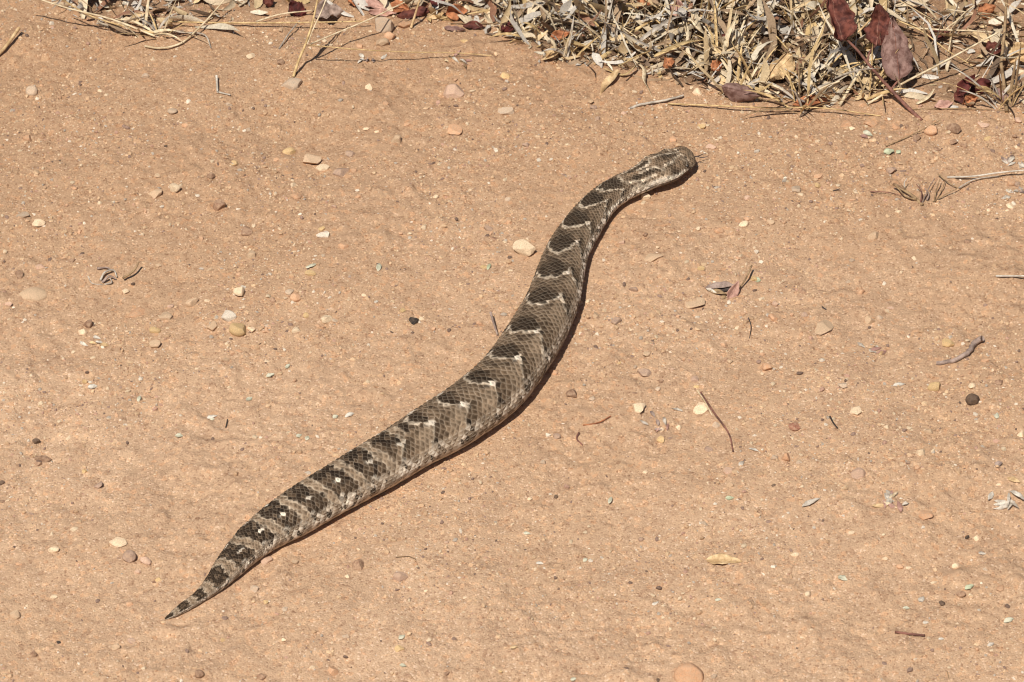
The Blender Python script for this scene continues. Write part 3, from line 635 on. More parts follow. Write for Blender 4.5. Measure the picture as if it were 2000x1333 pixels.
SMALL = {
 'cream': '340,369,22 75,437,22 405,588,12 490,645,16 161,650,18 245,571,14 572,362,11 851,387,10 711,578,10 577,646,18 824,624,11 1108,285,13 1361,182,20 1452,439,19 1364,450,9 1262,386,18 1256,396,11 1755,416,14 1974,403,16 1968,411,9 145,1035,15 107,1167,14 53,1184,8 832,1155,9 678,1127,12 553,1253,10 780,1025,9 1798,886,18 1995,850,18 1846,772,9 1730,835,10 1552,1083,17 1662,1041,13 1725,1046,9 1728,1093,10 1775,1109,11 1910,1051,17 1824,1139,14 1895,1166,10 1665,251,12 1596,277,9 1260,922,10 1325,838,12 715,254,10 737,257,11 490,113,18 385,720,9 1291,838,13 720,173,16 1896,757,15 608,1305,13 1866,1108,15 1950,948,10 1034,975,9 1285,486,7 946,432,8',
 'yellow': '628,448,13 598,617,11 945,523,15 785,608,13 457,320,16 165,747,11 435,1251,9 977,1313,9 1362,755,12 1204,707,17 1596,362,13 1370,250,15 303,647,22 1371,525,14 310,1132,13 519,1178,11 780,1268,18 1472,546,16 1290,862,16 606,535,22 165,922,10 985,150,18 1930,270,15 907,80,17',
 'orange': '53,270,17 82,168,9 362,245,14 147,368,11 710,137,10 704,90,14 752,203,15 885,258,27 795,245,14 1052,170,11 1600,345,18 1682,572,16 1442,431,12 699,385,15 690,335,14 577,384,19 947,475,15 994,435,11 1603,537,12 91,1098,11 37,1103,13 650,1313,20 1758,1108,14 1953,1150,17 1925,705,16 1749,250,14 1973,357,19 1511,622,20 1313,275,14 540,312,12 1090,824,11 1404,452,18 468,686,13 254,1180,14 812,1103,11 1791,916,11 1535,897,16',
 'pink': '80,522,19 333,600,14 653,405,10 1516,596,13 1461,387,13 1422,920,18 1180,266,13 1358,742,16 1312,722,10 1920,243,22 720,1291,9 1740,602,13 270,1119,12 1216,475,13 18,596,14 1988,238,16 1219,222,12 872,1060,9 1390,288,20',
 'mauve': '1030,283,20 1159,212,14 1168,232,13 1252,242,10 1308,421,8 1237,568,18 1204,628,15 953,448,15 1570,615,14 258,1253,17 685,302,20 1774,905,9 1252,1055,11 1087,853,17 62,1005,11 191,950,18 1383,880,17 158,500,11 1986,362,12',
 'brown': '411,345,18 140,510,16 37,537,21 1260,460,14 1557,401,14 1568,570,17 965,467,16 1888,472,14 65,1281,16 388,1319,18 510,1322,19 872,1317,12 75,908,14 300,1137,9 533,587,13 1771,250,12 1790,270,18 1883,287,14 1830,292,14 1862,280,15 1290,747,10 1952,748,18 1875,1162,20 549,125,16 2,979,16 480,454,22 145,1000,8 1981,270,10 1415,705,14 1240,768,10',
 'grey': '45,422,26 62,180,24 284,150,14 337,220,19 485,255,12 654,626,12 567,570,18 522,637,12 632,500,9 1553,371,18 1664,509,11 1655,552,11 1719,622,14 557,1191,13 495,1152,17 675,1244,13 1647,754,20 1512,895,14 1376,1023,15 1395,1324,12 1061,904,11 1284,761,12 1157,780,14 1924,1114,11 1397,832,15 991,389,11 448,205,14 1241,718,10 1560,905,12',
 'tan': '375,592,26 415,640,20 440,703,14 775,276,22 611,182,14 1392,172,24 1164,617,15 225,1265,17 1815,845,16 1698,630,20 490,500,22 410,528,14 308,520,12 1261,695,17 1425,950,14 575,1097,15 188,1321,14 1050,270,12 1504,435,17 1762,909,11 308,345,12 1425,706,12 1440,690,10',
 'dark': '3,945,14 260,556,9 1841,1180,13 324,286,7 1511,948,9 1285,1330,9 1086,972,9',  # one of these stands in for the shade of a small hole
 'black': '1889,1052,9 115,1255,9',
 'white': '1510,1108,9 1980,1326,9 586,420,8 158,287,6 475,563,10 888,293,9 1646,1008,8 1804,1030,7'}
def put_stone(px, py, wpx, c, flat, ang, bury, label, group, seed, nm):
    r = np.random.default_rng(seed)
    p = gpt(px, py); k = FPX/np.linalg.norm(p-CAM); d = wpx/k
    V, F = stone_mesh(r, d, flat, ang, wpx > 24)
    th = r.uniform(-.5, .5)+(math.pi if r.random() < .5 else 0)
    V = np.c_[V[:, 0]*math.cos(th)-V[:, 1]*math.sin(th), V[:, 0]*math.sin(th)+V[:, 1]*math.cos(th), V[:, 2]]
    hgt = np.ptp(V[:, 2])
    o = mesh_obj(nm, V, F, MST[c], None, px == 1346)
    zc = ground_low(np.array([p[0]]), np.array([p[1]]))[0]
    o.location = (p[0], p[1], max(zc, p[2]-.0006)-V[:, 2].min()-hgt*min(.58, bury+.03))
    tag(o, label, 'stone' if nm == 'stone' else 'pebble', group)
    return o
sd0 = 100
for b_ in BIG:
    m_ = re.match(r'(.*?\b(stone|pebble|chip|slab|clod|lump|wedge)\b)', b_[7]); LAND.append((b_[0], b_[1], ' '.join(m_.group(1).split()[-6:])))
LAND += [(1415, 1096, 'pale yellow pointed leaf'), (1777, 1240, 'straight dark brown stick'), (1432, 860, 'thin curved reddish twig'), (1736, 978, 'pile of beige leaf scraps'), (1966, 984, 'pile of curly white scraps'), (1415, 568, 'curled grey leaf scraps'), (1790, 380, 'uprooted dry weed'), (1160, 828, 'slim rusty stem'), (1900, 690, 'grey-mauve bark strip'), (208, 548, 'grey heap of wiry litter'), (424, 170, 'short white straws'), (795, 1090, 'hair-thin bent stem'), (443, 828, 'tiny dark hooked twig')]
for (px, py, wpx, c, fl, an, bu, lab) in BIG:
    sd0 += 1; put_stone(px, py, wpx, c, fl, an, bu, lab, None, sd0, 'stone')
for c, txt in SMALL.items():
    for it in txt.split():
        px, py, wpx = [float(v) for v in it.split(',')]; sd0 += 1
        r = np.random.default_rng(sd0*7)
        size = 'tiny' if wpx < 12 else 'small' if wpx < 18 else 'medium'
        lab = '%s %s pebble %s' % (size, WORD[c], where(px, py))
        put_stone(px, py, wpx*1.05, c, r.uniform(.5, .85), r.uniform(.3, 1), r.uniform(.25, .5), lab, lab.replace(' pebble ', ' pebbles '), sd0, 'pebble')
# ------------------------------------------------------------------ dry plants: blades, straws, twigs, leaves
GC = {'gold': ((.66, .47, .23), (.50, .33, .15)), 'pale': ((.74, .60, .40), (.60, .45, .27)), 'ash': ((.54, .465, .375), (.40, .33, .26)), 'brownstraw': ((.36, .24, .13), (.24, .15, .08)),
      'dark': ((.075, .055, .045), (.045, .033, .028)), 'redtwig': ((.27, .12, .085), (.16, .075, .055)), 'redleaf': ((.17, .055, .038), (.085, .026, .02)), 'duskyleaf': ((.27, .165, .135), (.17, .085, .066)),
      'maroon': ((.12, .028, .022), (.06, .016, .014)), 'rustleaf': ((.46, .19, .085), (.30, .11, .05)), 'tanleaf': ((.66, .47, .26), (.52, .33, .16)), 'pinkleaf': ((.52, .31, .24), (.40, .22, .17)),
      'flake': ((.58, .54, .40), (.48, .45, .32)), 'green': ((.50, .51, .34), (.42, .42, .26)), 'whiteleaf': ((.64, .57, .47), (.52, .44, .35)), 'mauvebark': ((.38, .28, .225), (.25, .175, .14))}
MPL = {k: plant_material(k+'_plant', a, b, .7, .2, 140) for k, (a, b) in GC.items()}
M_MAT = attr_material('dry_grass_blades', .7, .2, 500, .3, .0003, .3)
def catmull(P, n):
    P = np.asarray(P, float)
    if len(P) == 2: t = np.linspace(0, 1, n)[:, None]; return P[0]*(1-t)+P[1]*t
    d = np.r_[0, np.cumsum(np.linalg.norm(np.diff(P, axis=0), axis=1))]; m = np.gradient(P, d, axis=0)
    t = np.linspace(0, d[-1], n); i = np.clip(np.searchsorted(d, t)-1, 0, len(d)-2); h = (d[i+1]-d[i])[:, None]; u = (t-d[i])[:, None]/h
    return (2*u**3-3*u**2+1)*P[i]+(u**3-2*u**2+u)*h*m[i]+(-2*u**3+3*u**2)*P[i+1]+(u**3-u**2)*h*m[i+1]
def frames(C, side0=None):
    T = np.gradient(C, axis=0); T /= np.linalg.norm(T, axis=1)[:, None]+1e-12
    s = np.cross(T, np.array([0, 0, 1.0])); bad = np.linalg.norm(s, axis=1) < .15
    s[bad] = np.cross(T[bad], np.array([.9, .3, .2])); s /= np.linalg.norm(s, axis=1)[:, None]
    return T, s, np.cross(s, T)
def tube_geo(C, rad, k=7):
    T, s, u = frames(C); an = np.arange(k)*2*math.pi/k
    V = C[:, None]+(s[:, None]*np.cos(an)[None, :, None]+u[:, None]*np.sin(an)[None, :, None])*np.asarray(rad)[:, None, None]
    V = V.reshape(-1, 3); F = [tuple(f) for f in grid_faces(len(C), k, True)]
    F += [tuple(range(k)), tuple(range((len(C)-1)*k, len(C)*k))[::-1]]
    return V, F
def strip_geo(C, wid, twist, cup=.35, thick=.00035):
    """a grass blade: channelled strip with real thickness"""
    T, s, u = frames(C); n = len(C); tw = np.asarray(twist)[:, None]
    a = s*np.cos(tw)+u*np.sin(tw); b = -s*np.sin(tw)+u*np.cos(tw); w_ = np.asarray(wid)[:, None]*.5
    rows = [C-a*w_+b*w_*cup, C, C+a*w_+b*w_*cup, C+a*w_+b*(w_*cup-thick), C-b*thick, C-a*w_+b*(w_*cup-thick)]
    V = np.stack(rows, 1).reshape(-1, 3); F = [tuple(f) for f in grid_faces(n, 6, True)]
    F += [(0, 1, 4, 5), (1, 2, 3, 4)]; e = (n-1)*6; F += [(e+5, e+4, e+1, e), (e+4, e+3, e+2, e+1)]
    return V, F
def path3(pts):
    """control points (px, py, height above ground) -> world"""
    return np.array([gpt(p[0], p[1], p[2]/1000.0) for p in pts])
def obj_at(nm, V, F, mat, root=None):
    """object whose origin sits at its lowest point"""
    if root is None:
        i = V[:, 2].argmin(); o0 = V[i].copy(); o = mesh_obj(nm, V-o0, F, mat); o.location = o0; return o
    o = mesh_obj(nm, V-np.array(root.location), F, mat, root); return o
def straw(pts, dmm, c, label, nm='straw', cat='straw', group=None, taper=.7, n=None, bend=0):
    C = catmull(path3(pts), n or max(6, 4*len(pts)))
    if bend: C = C+rng.normal(0, bend/1000, C.shape)*np.array([1, 1, .3])
    rad = np.linspace(1, taper, len(C))*dmm/2000.0
    C[:, 2] += dmm/2500.0
    V, F = tube_geo(C, rad); return tag(obj_at(nm, V, F, MPL[c]), label, cat, group)
def blade(pts, wmm, c, label, nm='dry_grass_strand', cat='grass strand', group=None, tw=(0, .6), cup=.35):
    C = catmull(path3(pts), max(7, 4*len(pts))); n = len(C); t = np.linspace(0, 1, n)
    wid = wmm/1000*np.clip(np.sin(np.pi*np.clip(t*.85+.12, 0, 1)), .12, 1)
    C[:, 2] += .0008
    V, F = strip_geo(C, wid, np.linspace(tw[0], tw[1], n), cup); return tag(obj_at(nm, V, F, MPL[c]), label, cat, group)
def leaf_geo(base, tip, wid, face, curl=.3, fold=.3, wave=.0, thick=.00045, nu=15, nv=9, pt=.78, seed=0):
    """leaf blade from base to tip; face = rough normal; curl bends it along, fold closes it along the midrib"""
    base = np.asarray(base, float); tip = np.asarray(tip, float); ax = tip-base; L = np.linalg.norm(ax); ax /= L
    nn = np.asarray(face, float); nn = nn-ax*(nn@ax); nn /= np.linalg.norm(nn); sd_ = np.cross(ax, nn)
    u = np.linspace(0, 1, nu); v = np.linspace(-1, 1, nv)
    hw = wid*.5*(np.sin(np.pi*u**pt)**.92+.02)
    hw[-1] = wid*.012; hw[0] = wid*.02
    U, W = np.meshgrid(u, v, indexing='ij'); r = np.random.default_rng(seed)
    lat = W*hw[:, None]
    bendv = curl*L*(U*(1-U))*1.6
    fo = np.abs(W)**1.12*hw[:, None]*fold
    wv = wave*wid*np.sin(U*9+r.uniform(0, 6))*np.abs(W)*np.sign(W+.01)+wave*wid*.6*np.sin(U*15+W*4+r.uniform(0, 6))*W*W
    lat = lat*(1-.30*min(abs(fold), 1.2)*np.abs(W)) * (1+.06*np.sin(U*23+r.uniform(0, 6))+.22*noise(U*6+seed, np.sign(W)*3.0+seed*.7+0*U, 15)*(np.abs(W) > .3))
    X = base+ax*(U*L)[..., None]+sd_*lat[..., None]+nn*(bendv+fo+wv)[..., None]
    cr = wave*wid*1.6*(noise(U*3.1+seed*3.7, W*1.6+seed, 7)+.5*noise(U*7.3+seed, W*3.3-seed, 8)); X = X+nn*cr[..., None]
    top = X.reshape(-1, 3); bot = top-nn*thick; m = nu*nv
    Fa = grid_faces(nu, nv); F = [tuple(f) for f in Fa]+[tuple(f[::-1]+m) for f in Fa]
    ring = [j for j in range(nv)]+[i*nv+nv-1 for i in range(1, nu)]+[(nu-1)*nv+j for j in range(nv-2, -1, -1)]+[i*nv for i in range(nu-2, 0, -1)]
    for a_, b_ in zip(ring, ring[1:]+ring[:1]): F.append((b_, a_, a_+m, b_+m))
    mid = X[:, nv//2]-nn*thick*.5
    return np.r_[top, bot], F, mid, nn
def leaf(bp, tp, wmm, c, label, face=(0, -.3, 1), curl=.3, fold=.3, wave=.05, group=None, nm='dead_leaf', cat='leaf', rib=True, petiole=0, seed=0):
    b, t = path3([bp, tp]); V, F, mid, nn = leaf_geo(b, t, wmm/1000, face, curl, fold, wave, seed=seed)
    # settle so that nothing sinks below the dirt
    gap = (V[:, 2]-ground_h(V[:, 0], V[:, 1])).min(); dz = 0
    if gap < -.002: dz = -gap-.001
    elif gap > .0005 and bp[2] < 1: dz = -gap
    V[:, 2] += dz; mid[:, 2] += dz
    root = empty(nm, V[V[:, 2].argmin()]); tag(root, label, cat, group)
    obj_at('leaf_blade', V, F, MPL[c], root)
    if rib:
        Vr, Fr = tube_geo(mid[:-1], np.linspace(.0007, .0003, len(mid)-1), 5); obj_at('midrib', Vr, Fr, MPL[c], root)
    if petiole:
        ax = (mid[0]-mid[2]); ax /= np.linalg.norm(ax); C = catmull([mid[0], mid[0]+ax*petiole*.0005, mid[0]+ax*petiole*.001+np.array([0, 0, -.0005])], 6)
        Vr, Fr = tube_geo(C, np.full(6, .0007), 6); obj_at('petiole', Vr, Fr, MPL['brownstraw'], root)
    return root
# ---- thick mat of dead grass and straw along the verge: uncountable
def blade_batch(n, x, y, z, az, el, L, wid, droop, twist, cup, colr, seg=6, flatten=False):
    r = np.random.default_rng(n)
    t = np.linspace(0, 1, seg)[None, :]
    e = el[:, None]-droop[:, None]*t*1.2+np.cumsum(r.normal(0, .16, (n, seg)), 1); st = L[:, None]/(seg-1)
    kink = np.cumsum(r.normal(0, .24, (n, seg)), 1); azk = az[:, None]+kink
    dx = np.cos(e)*np.cos(azk)*st; dy = np.cos(e)*np.sin(azk)*st; dz = np.sin(e)*st
    cs = lambda q, q0: q0[:, None]+np.concatenate([np.zeros((n, 1)), np.cumsum(q[:, :-1], 1)], 1)
    X, Y, Z = cs(dx, x), cs(dy, y), cs(dz, z)
    gh = ground_low(X.ravel(), Y.ravel()).reshape(X.shape)+.0012
    Z = np.maximum(Z, gh)
    C = np.stack([X, Y, Z], -1); T = np.gradient(C, axis=1); T /= np.linalg.norm(T, axis=-1, keepdims=True)+1e-9
    s = np.cross(T, np.array([.05, .02, 1.0])); s /= np.linalg.norm(s, axis=-1, keepdims=True)+1e-9; u = np.cross(s, T)
    tw = (twist[:, None]+r.normal(0, .5, n)[:, None]*t*2)[..., None]
    a = s*np.cos(tw)+u*np.sin(tw); b = -s*np.sin(tw)+u*np.cos(tw)
    prof = np.clip(np.sin(np.pi*(t*.86+.11)), .1, 1); w_ = (wid[:, None]*.5*prof)[..., None]; cp = cup[:, None, None]
    V = np.stack([C-a*w_+b*w_*cp, C, C+a*w_+b*w_*cp], 2)
    f = grid_faces(seg, 3); F = (f[None]+(np.arange(n)*seg*3)[:, None, None]).reshape(-1, 4)
    # keep the mat on the verge: drop blades that would trail out over the bare dirt
    pj = proj(V.reshape(-1, 3)).reshape(n, -1, 2); gz = V[..., 2].reshape(n, -1)-ground_low(x, y)[:, None]
    over = (pj[..., 1]+gz*1560-np.interp(pj[..., 0], EDGE_X, EDGE_Y)).max(1)
    ok = over < r.choice([4, 9, 22, 60], n, p=[.5, .28, .16, .06])
    V = V[ok]; m_ = int(ok.sum()); F = (f[None]+(np.arange(m_)*seg*3)[:, None, None]).reshape(-1, 4)
    c = np.repeat(colr[ok], seg*3, 0)
    return V.reshape(-1, 3), F, c
GPAL = np.array([(.60, .44, .25), (.66, .53, .36), (.70, .60, .45), (.50, .44, .37), (.62, .56, .48), (.38, .26, .16), (.20, .135, .09), (.58, .41, .20), (.30, .15, .09)])
GPW = np.array([.19, .20, .13, .14, .07, .11, .08, .05, .03])
def mat_positions(n, r, x0=-350, x1=2350, top=-330, pw=1.0):
    out = []
    while len(out) < n:
        px = r.uniform(x0, x1); e = np.interp(px, EDGE_X, EDGE_Y)
        py = e+4-(e+4-top)*r.random()**pw
        dens = np.interp(px, [-400, 40, 120, 420, 520, 900, 1000, 1060, 1720, 1790, 2350], [.1, .12, .40, .34, .20, .42, .75, 1, 1, .28, .45])
        if py < -40: dens = max(dens, .55)
        if r.random() < dens: out.append((px, py))
    return np.array(out)
def make_mat():
    r = np.random.default_rng(12); parts = []; off = 0
    for kind, n in (('litter', 3300), ('straw', 520), ('upright', 800), ('chaff', 4200)):
        pp = mat_positions(n, r); P = gpt(pp[:, 0], pp[:, 1]); e = np.interp(pp[:, 0], EDGE_X, EDGE_Y)
        dep = np.clip((e-pp[:, 1])/150, 0, 1)*np.interp(pp[:, 0], [0, 900, 1050, 1700, 1800, 2300], [.25, .3, 1, 1, .45, .5])
        g_ = ground_low(P[:, 0], P[:, 1]); az = r.uniform(0, 2*np.pi, n)
        if kind == 'litter':
            L = r.uniform(.018, .060, n); wd = r.uniform(.0035, .0105, n); el = r.normal(.12, .40, n); dr = r.normal(0, .5, n); z = g_+.001+dep*.036*r.random(n)**1.2; tw = r.normal(0, .7, n); cp = r.uniform(-.2, .7, n)
        elif kind == 'straw':
            L = r.uniform(.05, .16, n); wd = r.uniform(.0008, .0018, n); el = r.normal(.12, .15, n); dr = r.normal(.1, .2, n); z = g_+.001+dep*.032*r.random(n); tw = r.normal(0, .6, n); cp = r.uniform(.2, .8, n)
        elif kind == 'upright':
            L = r.uniform(.035, .12, n); wd = r.uniform(.0018, .0046, n); el = r.uniform(.55, 1.35, n); dr = r.uniform(.1, 1.2, n); z = g_.copy(); tw = r.normal(0, .6, n); cp = r.uniform(.1, .6, n)
        else:
            L = r.uniform(.008, .022, n); wd = r.uniform(.0018, .0055, n); el = r.normal(0, .45, n); dr = r.normal(0, .9, n); z = g_+.0008+dep*.012*r.random(n); tw = r.normal(0, 1.0, n); cp = r.uniform(-.3, .9, n)
        c = GPAL[r.choice(len(GPAL), n, p=GPW/GPW.sum())]*r.uniform(.8, 1.12, (n, 1))
        V, F, cc = blade_batch(n, P[:, 0], P[:, 1], z, az, el, L, wd, dr, tw, cp, c)
        parts.append((V, F+off, cc)); off += len(V)
    o = mesh_obj('dry_grass', np.concatenate([p[0] for p in parts]), np.concatenate([p[1] for p in parts]), M_MAT, None, True, np.concatenate([p[2] for p in parts]))
    tag(o, 'tangled mat of dead straw coloured grass along the road verge', 'dry grass', kind='stuff')
make_mat()
# ---- tufts one can pick out, blade by blade
def tuft(px, py, n, hmm, spread, lean, cols, label, seed, wid=(1.6, 3.6)):
    r = np.random.default_rng(seed); base = gpt(px, py); base[2] = ground_low(base[:1], base[1:2])[0]
    root = empty('grass_tuft', base); tag(root, label, 'grass tuft', 'tufts of dry grass in the verge')
    for k in range(n):
        az = r.uniform(0, 2*math.pi); el = r.uniform(.45, 1.35); L = hmm/1000*r.uniform(.55, 1.15); m = 8
        d = np.array([math.cos(az)*math.cos(el)*spread+lean[0], math.sin(az)*math.cos(el)*spread+lean[1], math.sin(el)]); d /= np.linalg.norm(d)
        t = np.linspace(0, 1, m); b0 = np.array([r.normal(0, .006), r.normal(0, .006), -.001])
        C = b0+d[None]*(t*L)[:, None]; C[:, 2] -= L*r.uniform(.1, .55)*t**2; side = r.normal(0, .10)*L
        C += np.array([-d[1], d[0], 0])*(side*t**2)[:, None]; C[:, 2] = np.maximum(C[:, 2], .0012*(t > .1)-.001)
        w_ = r.uniform(*wid)/1000*np.clip(np.sin(np.pi*(t*.84+.14)), .1, 1)
        V, F = strip_geo(C, w_, r.normal(0, .6)+r.normal(0, .8)*t, r.uniform(.15, .6), .0003)
        mesh_obj('blade', V, F, MPL[cols[int(r.integers(len(cols)))]], root)
S3 = ['gold', 'pale', 'pale', 'ash']
for a in [(300, 66, 16, 62, 1.2, (.0, .0), S3, 'tuft of dry grass at the bare end of the verge, straws fanned out'),
          (1108, 118, 12, 60, .7, (-.05, .1), S3, 'tuft of upright stubby dry stems beside curled leaf blades'),
          (1185, 92, 14, 85, .6, (.0, .1), ['gold', 'pale', 'ash'], 'tuft of broad upright straw blades behind the curled leaf blades'),
          (1455, 172, 14, 70, .8, (-.1, .05), ['gold', 'gold', 'pale'], 'forked golden tuft just behind the tented brown leaf'),
          (1415, 118, 16, 90, .9, (-.1, .1), S3, 'tuft of long arching blades behind the forked golden tuft'),
          (1560, 208, 18, 75, 1.1, (.12, .0), ['gold', 'pale', 'ash', 'brownstraw'], 'dense ashy tuft right at the dirt edge below the big tan leaf'),
          (1610, 150, 16, 85, 1.0, (.15, .05), ['gold', 'pale', 'ash'], 'golden tuft beneath the drooping brown leaves'),
          (1690, 190, 12, 60, 1.2, (.2, .0), ['pale', 'gold'], 'tuft of pale split straws around the red leaf stalk'),
          (1965, 205, 14, 95, .5, (-.1, .1), ['brownstraw', 'ash', 'gold'], 'tall brownish tuft near the dark maroon leaves'),
          (1290, 60, 14, 80, .8, (.05, .1), S3, 'tuft of pale blades far back in the matted grass'),
          (1380, 40, 12, 90, .7, (-.1, .1), ['gold', 'gold', 'pale'], 'tall golden tuft far back in the matted grass'),
          (1560, 55, 14, 90, .8, (.05, .1), S3, 'tuft of dry grass just behind the hanging folded leaf'),
          (1850, 60, 12, 80, 1.0, (.2, .0), ['pale', 'brownstraw', 'ash'], 'thin tuft over the bare soil behind the pale crossing straws'),
          (900, 8, 12, 60, .9, (.1, .1), S3, 'tuft rising out of the rusty leaf litter'),
          (1040, 70, 12, 70, .9, (-.15, .1), ['gold', 'pale'], 'golden tuft where the dense mat of grass begins')]:
    tuft(*a, seed=int(a[0]*3+a[1]))
# ---- straws and stalks
straw([(302, 72, 4), (220, 40, 18), (130, 17, 30), (40, -12, 42)], 2.2, 'pale', 'long pale stalk slanting up from the tuft at the bare end of the verge')
straw([(300, 66, 3), (240, 52, 12), (180, 34, 22), (120, 0, 34)], 2.0, 'gold', 'golden stalk lying close to the long pale slanting one')
straw([(-30, 130, 1), (4, 102, 3), (38, 57, 9)], 4.0, 'tanleaf', 'thick short tan stalk lying out on bare dirt at the verge', taper=.9)
straw([(283, 92, 1), (312, 96, 2), (350, 88, 2), (385, 60, 6), (440, 0, 20)], 2.3, 'pale', 'bent pale straw curving out of the tuft at the bare end')
straw([(330, 62, 3), (360, 65, 2), (400, 70, 3), (412, 95, 0)], 2.0, 'ash', 'greyish elbowed straw on the dirt below the verge')
straw([(423, 150, 4), (425, 182, 1)], 2.6, 'whiteleaf', 'short white straw standing stiffly on bare dirt', taper=.8)
straw([(424, 181, 0), (450, 187, 1)], 2.0, 'whiteleaf', 'short white straw lying flat at the foot of the stiff one', taper=.8)
straw([(330, 44, 5), (420, 46, 6), (560, 46, 7), (720, 43, 8)], 1.9, 'gold', 'long golden straw lying level in front of the leaf litter')
straw([(500, 44, 3), (545, 30, 5), (610, 22, 8)], 1.8, 'pale', 'pale straw crossing the long level golden one')
straw([(545, 97, 0), (565, 66, 4), (585, 42, 8)], 1.8, 'ash', 'thin grey straw slanting down to a pebble below the verge')
straw([(573, 152, 0), (583, 122, 12), (597, 88, 26), (612, 40, 46), (622, -8, 66)], 3.0, 'gold', 'tall golden stalk rising from the dusty mound-like stone', taper=.55)
straw([(600, 88, 26), (612, 58, 38), (630, 18, 52), (642, -15, 62)], 1.6, 'pale', 'thin pale side stem next to the tall golden stalk')
straw([(601, 89, 26), (700, 98, 22), (800, 103, 14), (900, 105, 6), (960, 110, 0)], 1.3, 'gold', 'hair-thin golden stem arching level from the tall stalk')
straw([(606, 88, 24), (660, 65, 24), (720, 40, 26), (790, 6, 30)], 1.8, 'pale', 'pale straw slanting up and away from the tall golden stalk')
straw([(803, 56, 0), (810, 34, 12), (822, -6, 32)], 3.0, 'tanleaf', 'short stout tan stalk beside the orange brown stone', taper=.5)
straw([(860, 38, 3), (930, 26, 6), (1000, 12, 9)], 1.6, 'gold', 'golden straw lying across the rusty leaf litter')
straw([(880, 47, 1), (960, 47, 2), (1040, 45, 5)], 1.3, 'brownstraw', 'brown straw at the front of the rusty leaf litter')
straw([(995, 85, 1), (1040, 58, 6), (1100, 18, 14), (1125, 0, 20)], 1.6, 'gold', 'golden straw slanting into the edge of the dense mat')
straw([(1230, 214, 0), (1265, 203, 2), (1300, 198, 3), (1336, 189, 2)], 3.0, 'ash', 'split grey straw lying on dirt below the verge', taper=.7, bend=.5)
straw([(1305, 204, 1), (1400, 208, 4), (1500, 212, 8), (1600, 212, 9), (1720, 228, 0)], 1.7, 'gold', 'very long thin golden straw along the foot of the verge')
straw([(1693, 206, 0), (1750, 172, 12), (1830, 130, 26), (1900, 92, 36), (1950, 65, 44)], 2.6, 'pale', 'long pale straw crossing over bare soil beside the hanging leaf')
straw([(1640, 208, 1), (1662, 170, 12), (1700, 110, 26)], 3.4, 'pale', 'thick pale straw leaning behind the red leaf stalk')
straw([(1600, 30, 30), (1660, 75, 30), (1700, 40, 44), (1730, 5, 52)], 2.6, 'tanleaf', 'tan straw bending between the drooping brown leaves')
straw([(1780, 215, 0), (1880, 213, 2), (1975, 218, 1)], 1.3, 'brownstraw', 'brown thread-like straw at the foot of the maroon leaves')
straw([(1955, 130, 18), (1962, 60, 40), (1966, -10, 66)], 3.6, 'brownstraw', 'upright brown woody stem among the tall brownish tuft', taper=.8)
straw([(1966, 222, 0), (1962, 180, 8), (1955, 128, 18)], 4.2, 'brownstraw', 'thick base of a dead brown stem at the verge', taper=.85)
straw([(1850, 348, 1), (1900, 346, 5), (1950, 339, 7), (2040, 331, 7)], 2.0, 'whiteleaf', 'pale bleached stem over the dirt beside the uprooted weed')
straw([(1945, 541, 0), (1985, 541, 2), (2040, 540, 4)], 2.2, 'whiteleaf', 'pale bleached stem lying alone on bare dirt')
straw([(1755, 42, 26), (1800, 62, 22), (1850, 100, 14), (1900, 130, 6)], 1.6, 'gold', 'thin straw sloping down over the bare soil patch')
straw([(1770, 55, 14), (1840, 60, 16), (1900, 62, 14), (1990, 70, 12)], 2.0, 'pale', 'level pale straw over the bare soil patch')
for k, (a, b) in enumerate([((1270, 30), (1330, 95)), ((1330, 30), (1345, 85)), ((1490, 30), (1420, 100)), ((1150, 20), (1245, 75)), ((1540, 100), (1480, 40)), ((1640, 160), (1570, 195)), ((1210, 130), (1290, 95)), ((1850, 20), (1960, 45))]):
    straw([(a[0], a[1], 18+2*k), ((a[0]+b[0])/2, (a[1]+b[1])/2-4, 20), (b[0], b[1], 12)], 1.8, ('gold', 'pale')[k % 2], ('stiff golden straw on the mat below the pinkish broad leaf', 'short pale straw upright behind the broad golden leaf blade', 'golden straw leaning toward the forked tuft', 'pale straw across the broad upright straw blades', 'golden straw behind the big propped tan leaf', 'pale straw low beside the dense ashy tuft', 'golden straw just behind the narrow twisted pale blade', 'pale straw beside the bright rusty leaf')[k], group='straws on top of the matted grass')
# ---- broad curled blades
blade([(1208, 138, 6), (1196, 152, 6), (1180, 168, 3), (1172, 190, 0)], 7.5, 'tanleaf', 'broad curled tan grass blade reaching out over the dirt', tw=(.2, .9))
blade([(1240, 120, 9), (1256, 135, 8), (1258, 160, 5), (1268, 178, 2), (1274, 193, 0)], 4.5, 'pale', 'narrow twisted pale blade bent down to the dirt', tw=(0, 1.2))
blade([(1180, 135, 4), (1220, 148, 3), (1250, 122, 10)], 4, 'gold', 'golden blade arched between two curled blades', tw=(0, .5))
blade([(1278, 112, 18), (1310, 98, 24), (1345, 85, 26), (1394, 78, 30)], 9, 'gold', 'broad golden leaf blade pointing up out of the mat')
blade([(1352, 25, 34), (1366, 60, 28), (1392, 80, 22)], 8, 'pale', 'pale broad blade hanging behind the golden one')
blade([(1412, 108, 16), (1420, 78, 30), (1442, 28, 52)], 6, 'pale', 'tall pale blade with a sharp tip, fork of a tuft')
blade([(1505, 150, 10), (1480, 160, 8), (1440, 190, 2)], 6, 'ash', 'ashy blade drooping toward the tented brown leaf')
blade([(1240, 90, 16), (1280, 60, 24), (1330, 35, 30), (1370, 42, 26)], 7, 'ash', 'wide ash grey blade bowed over the matted grass')
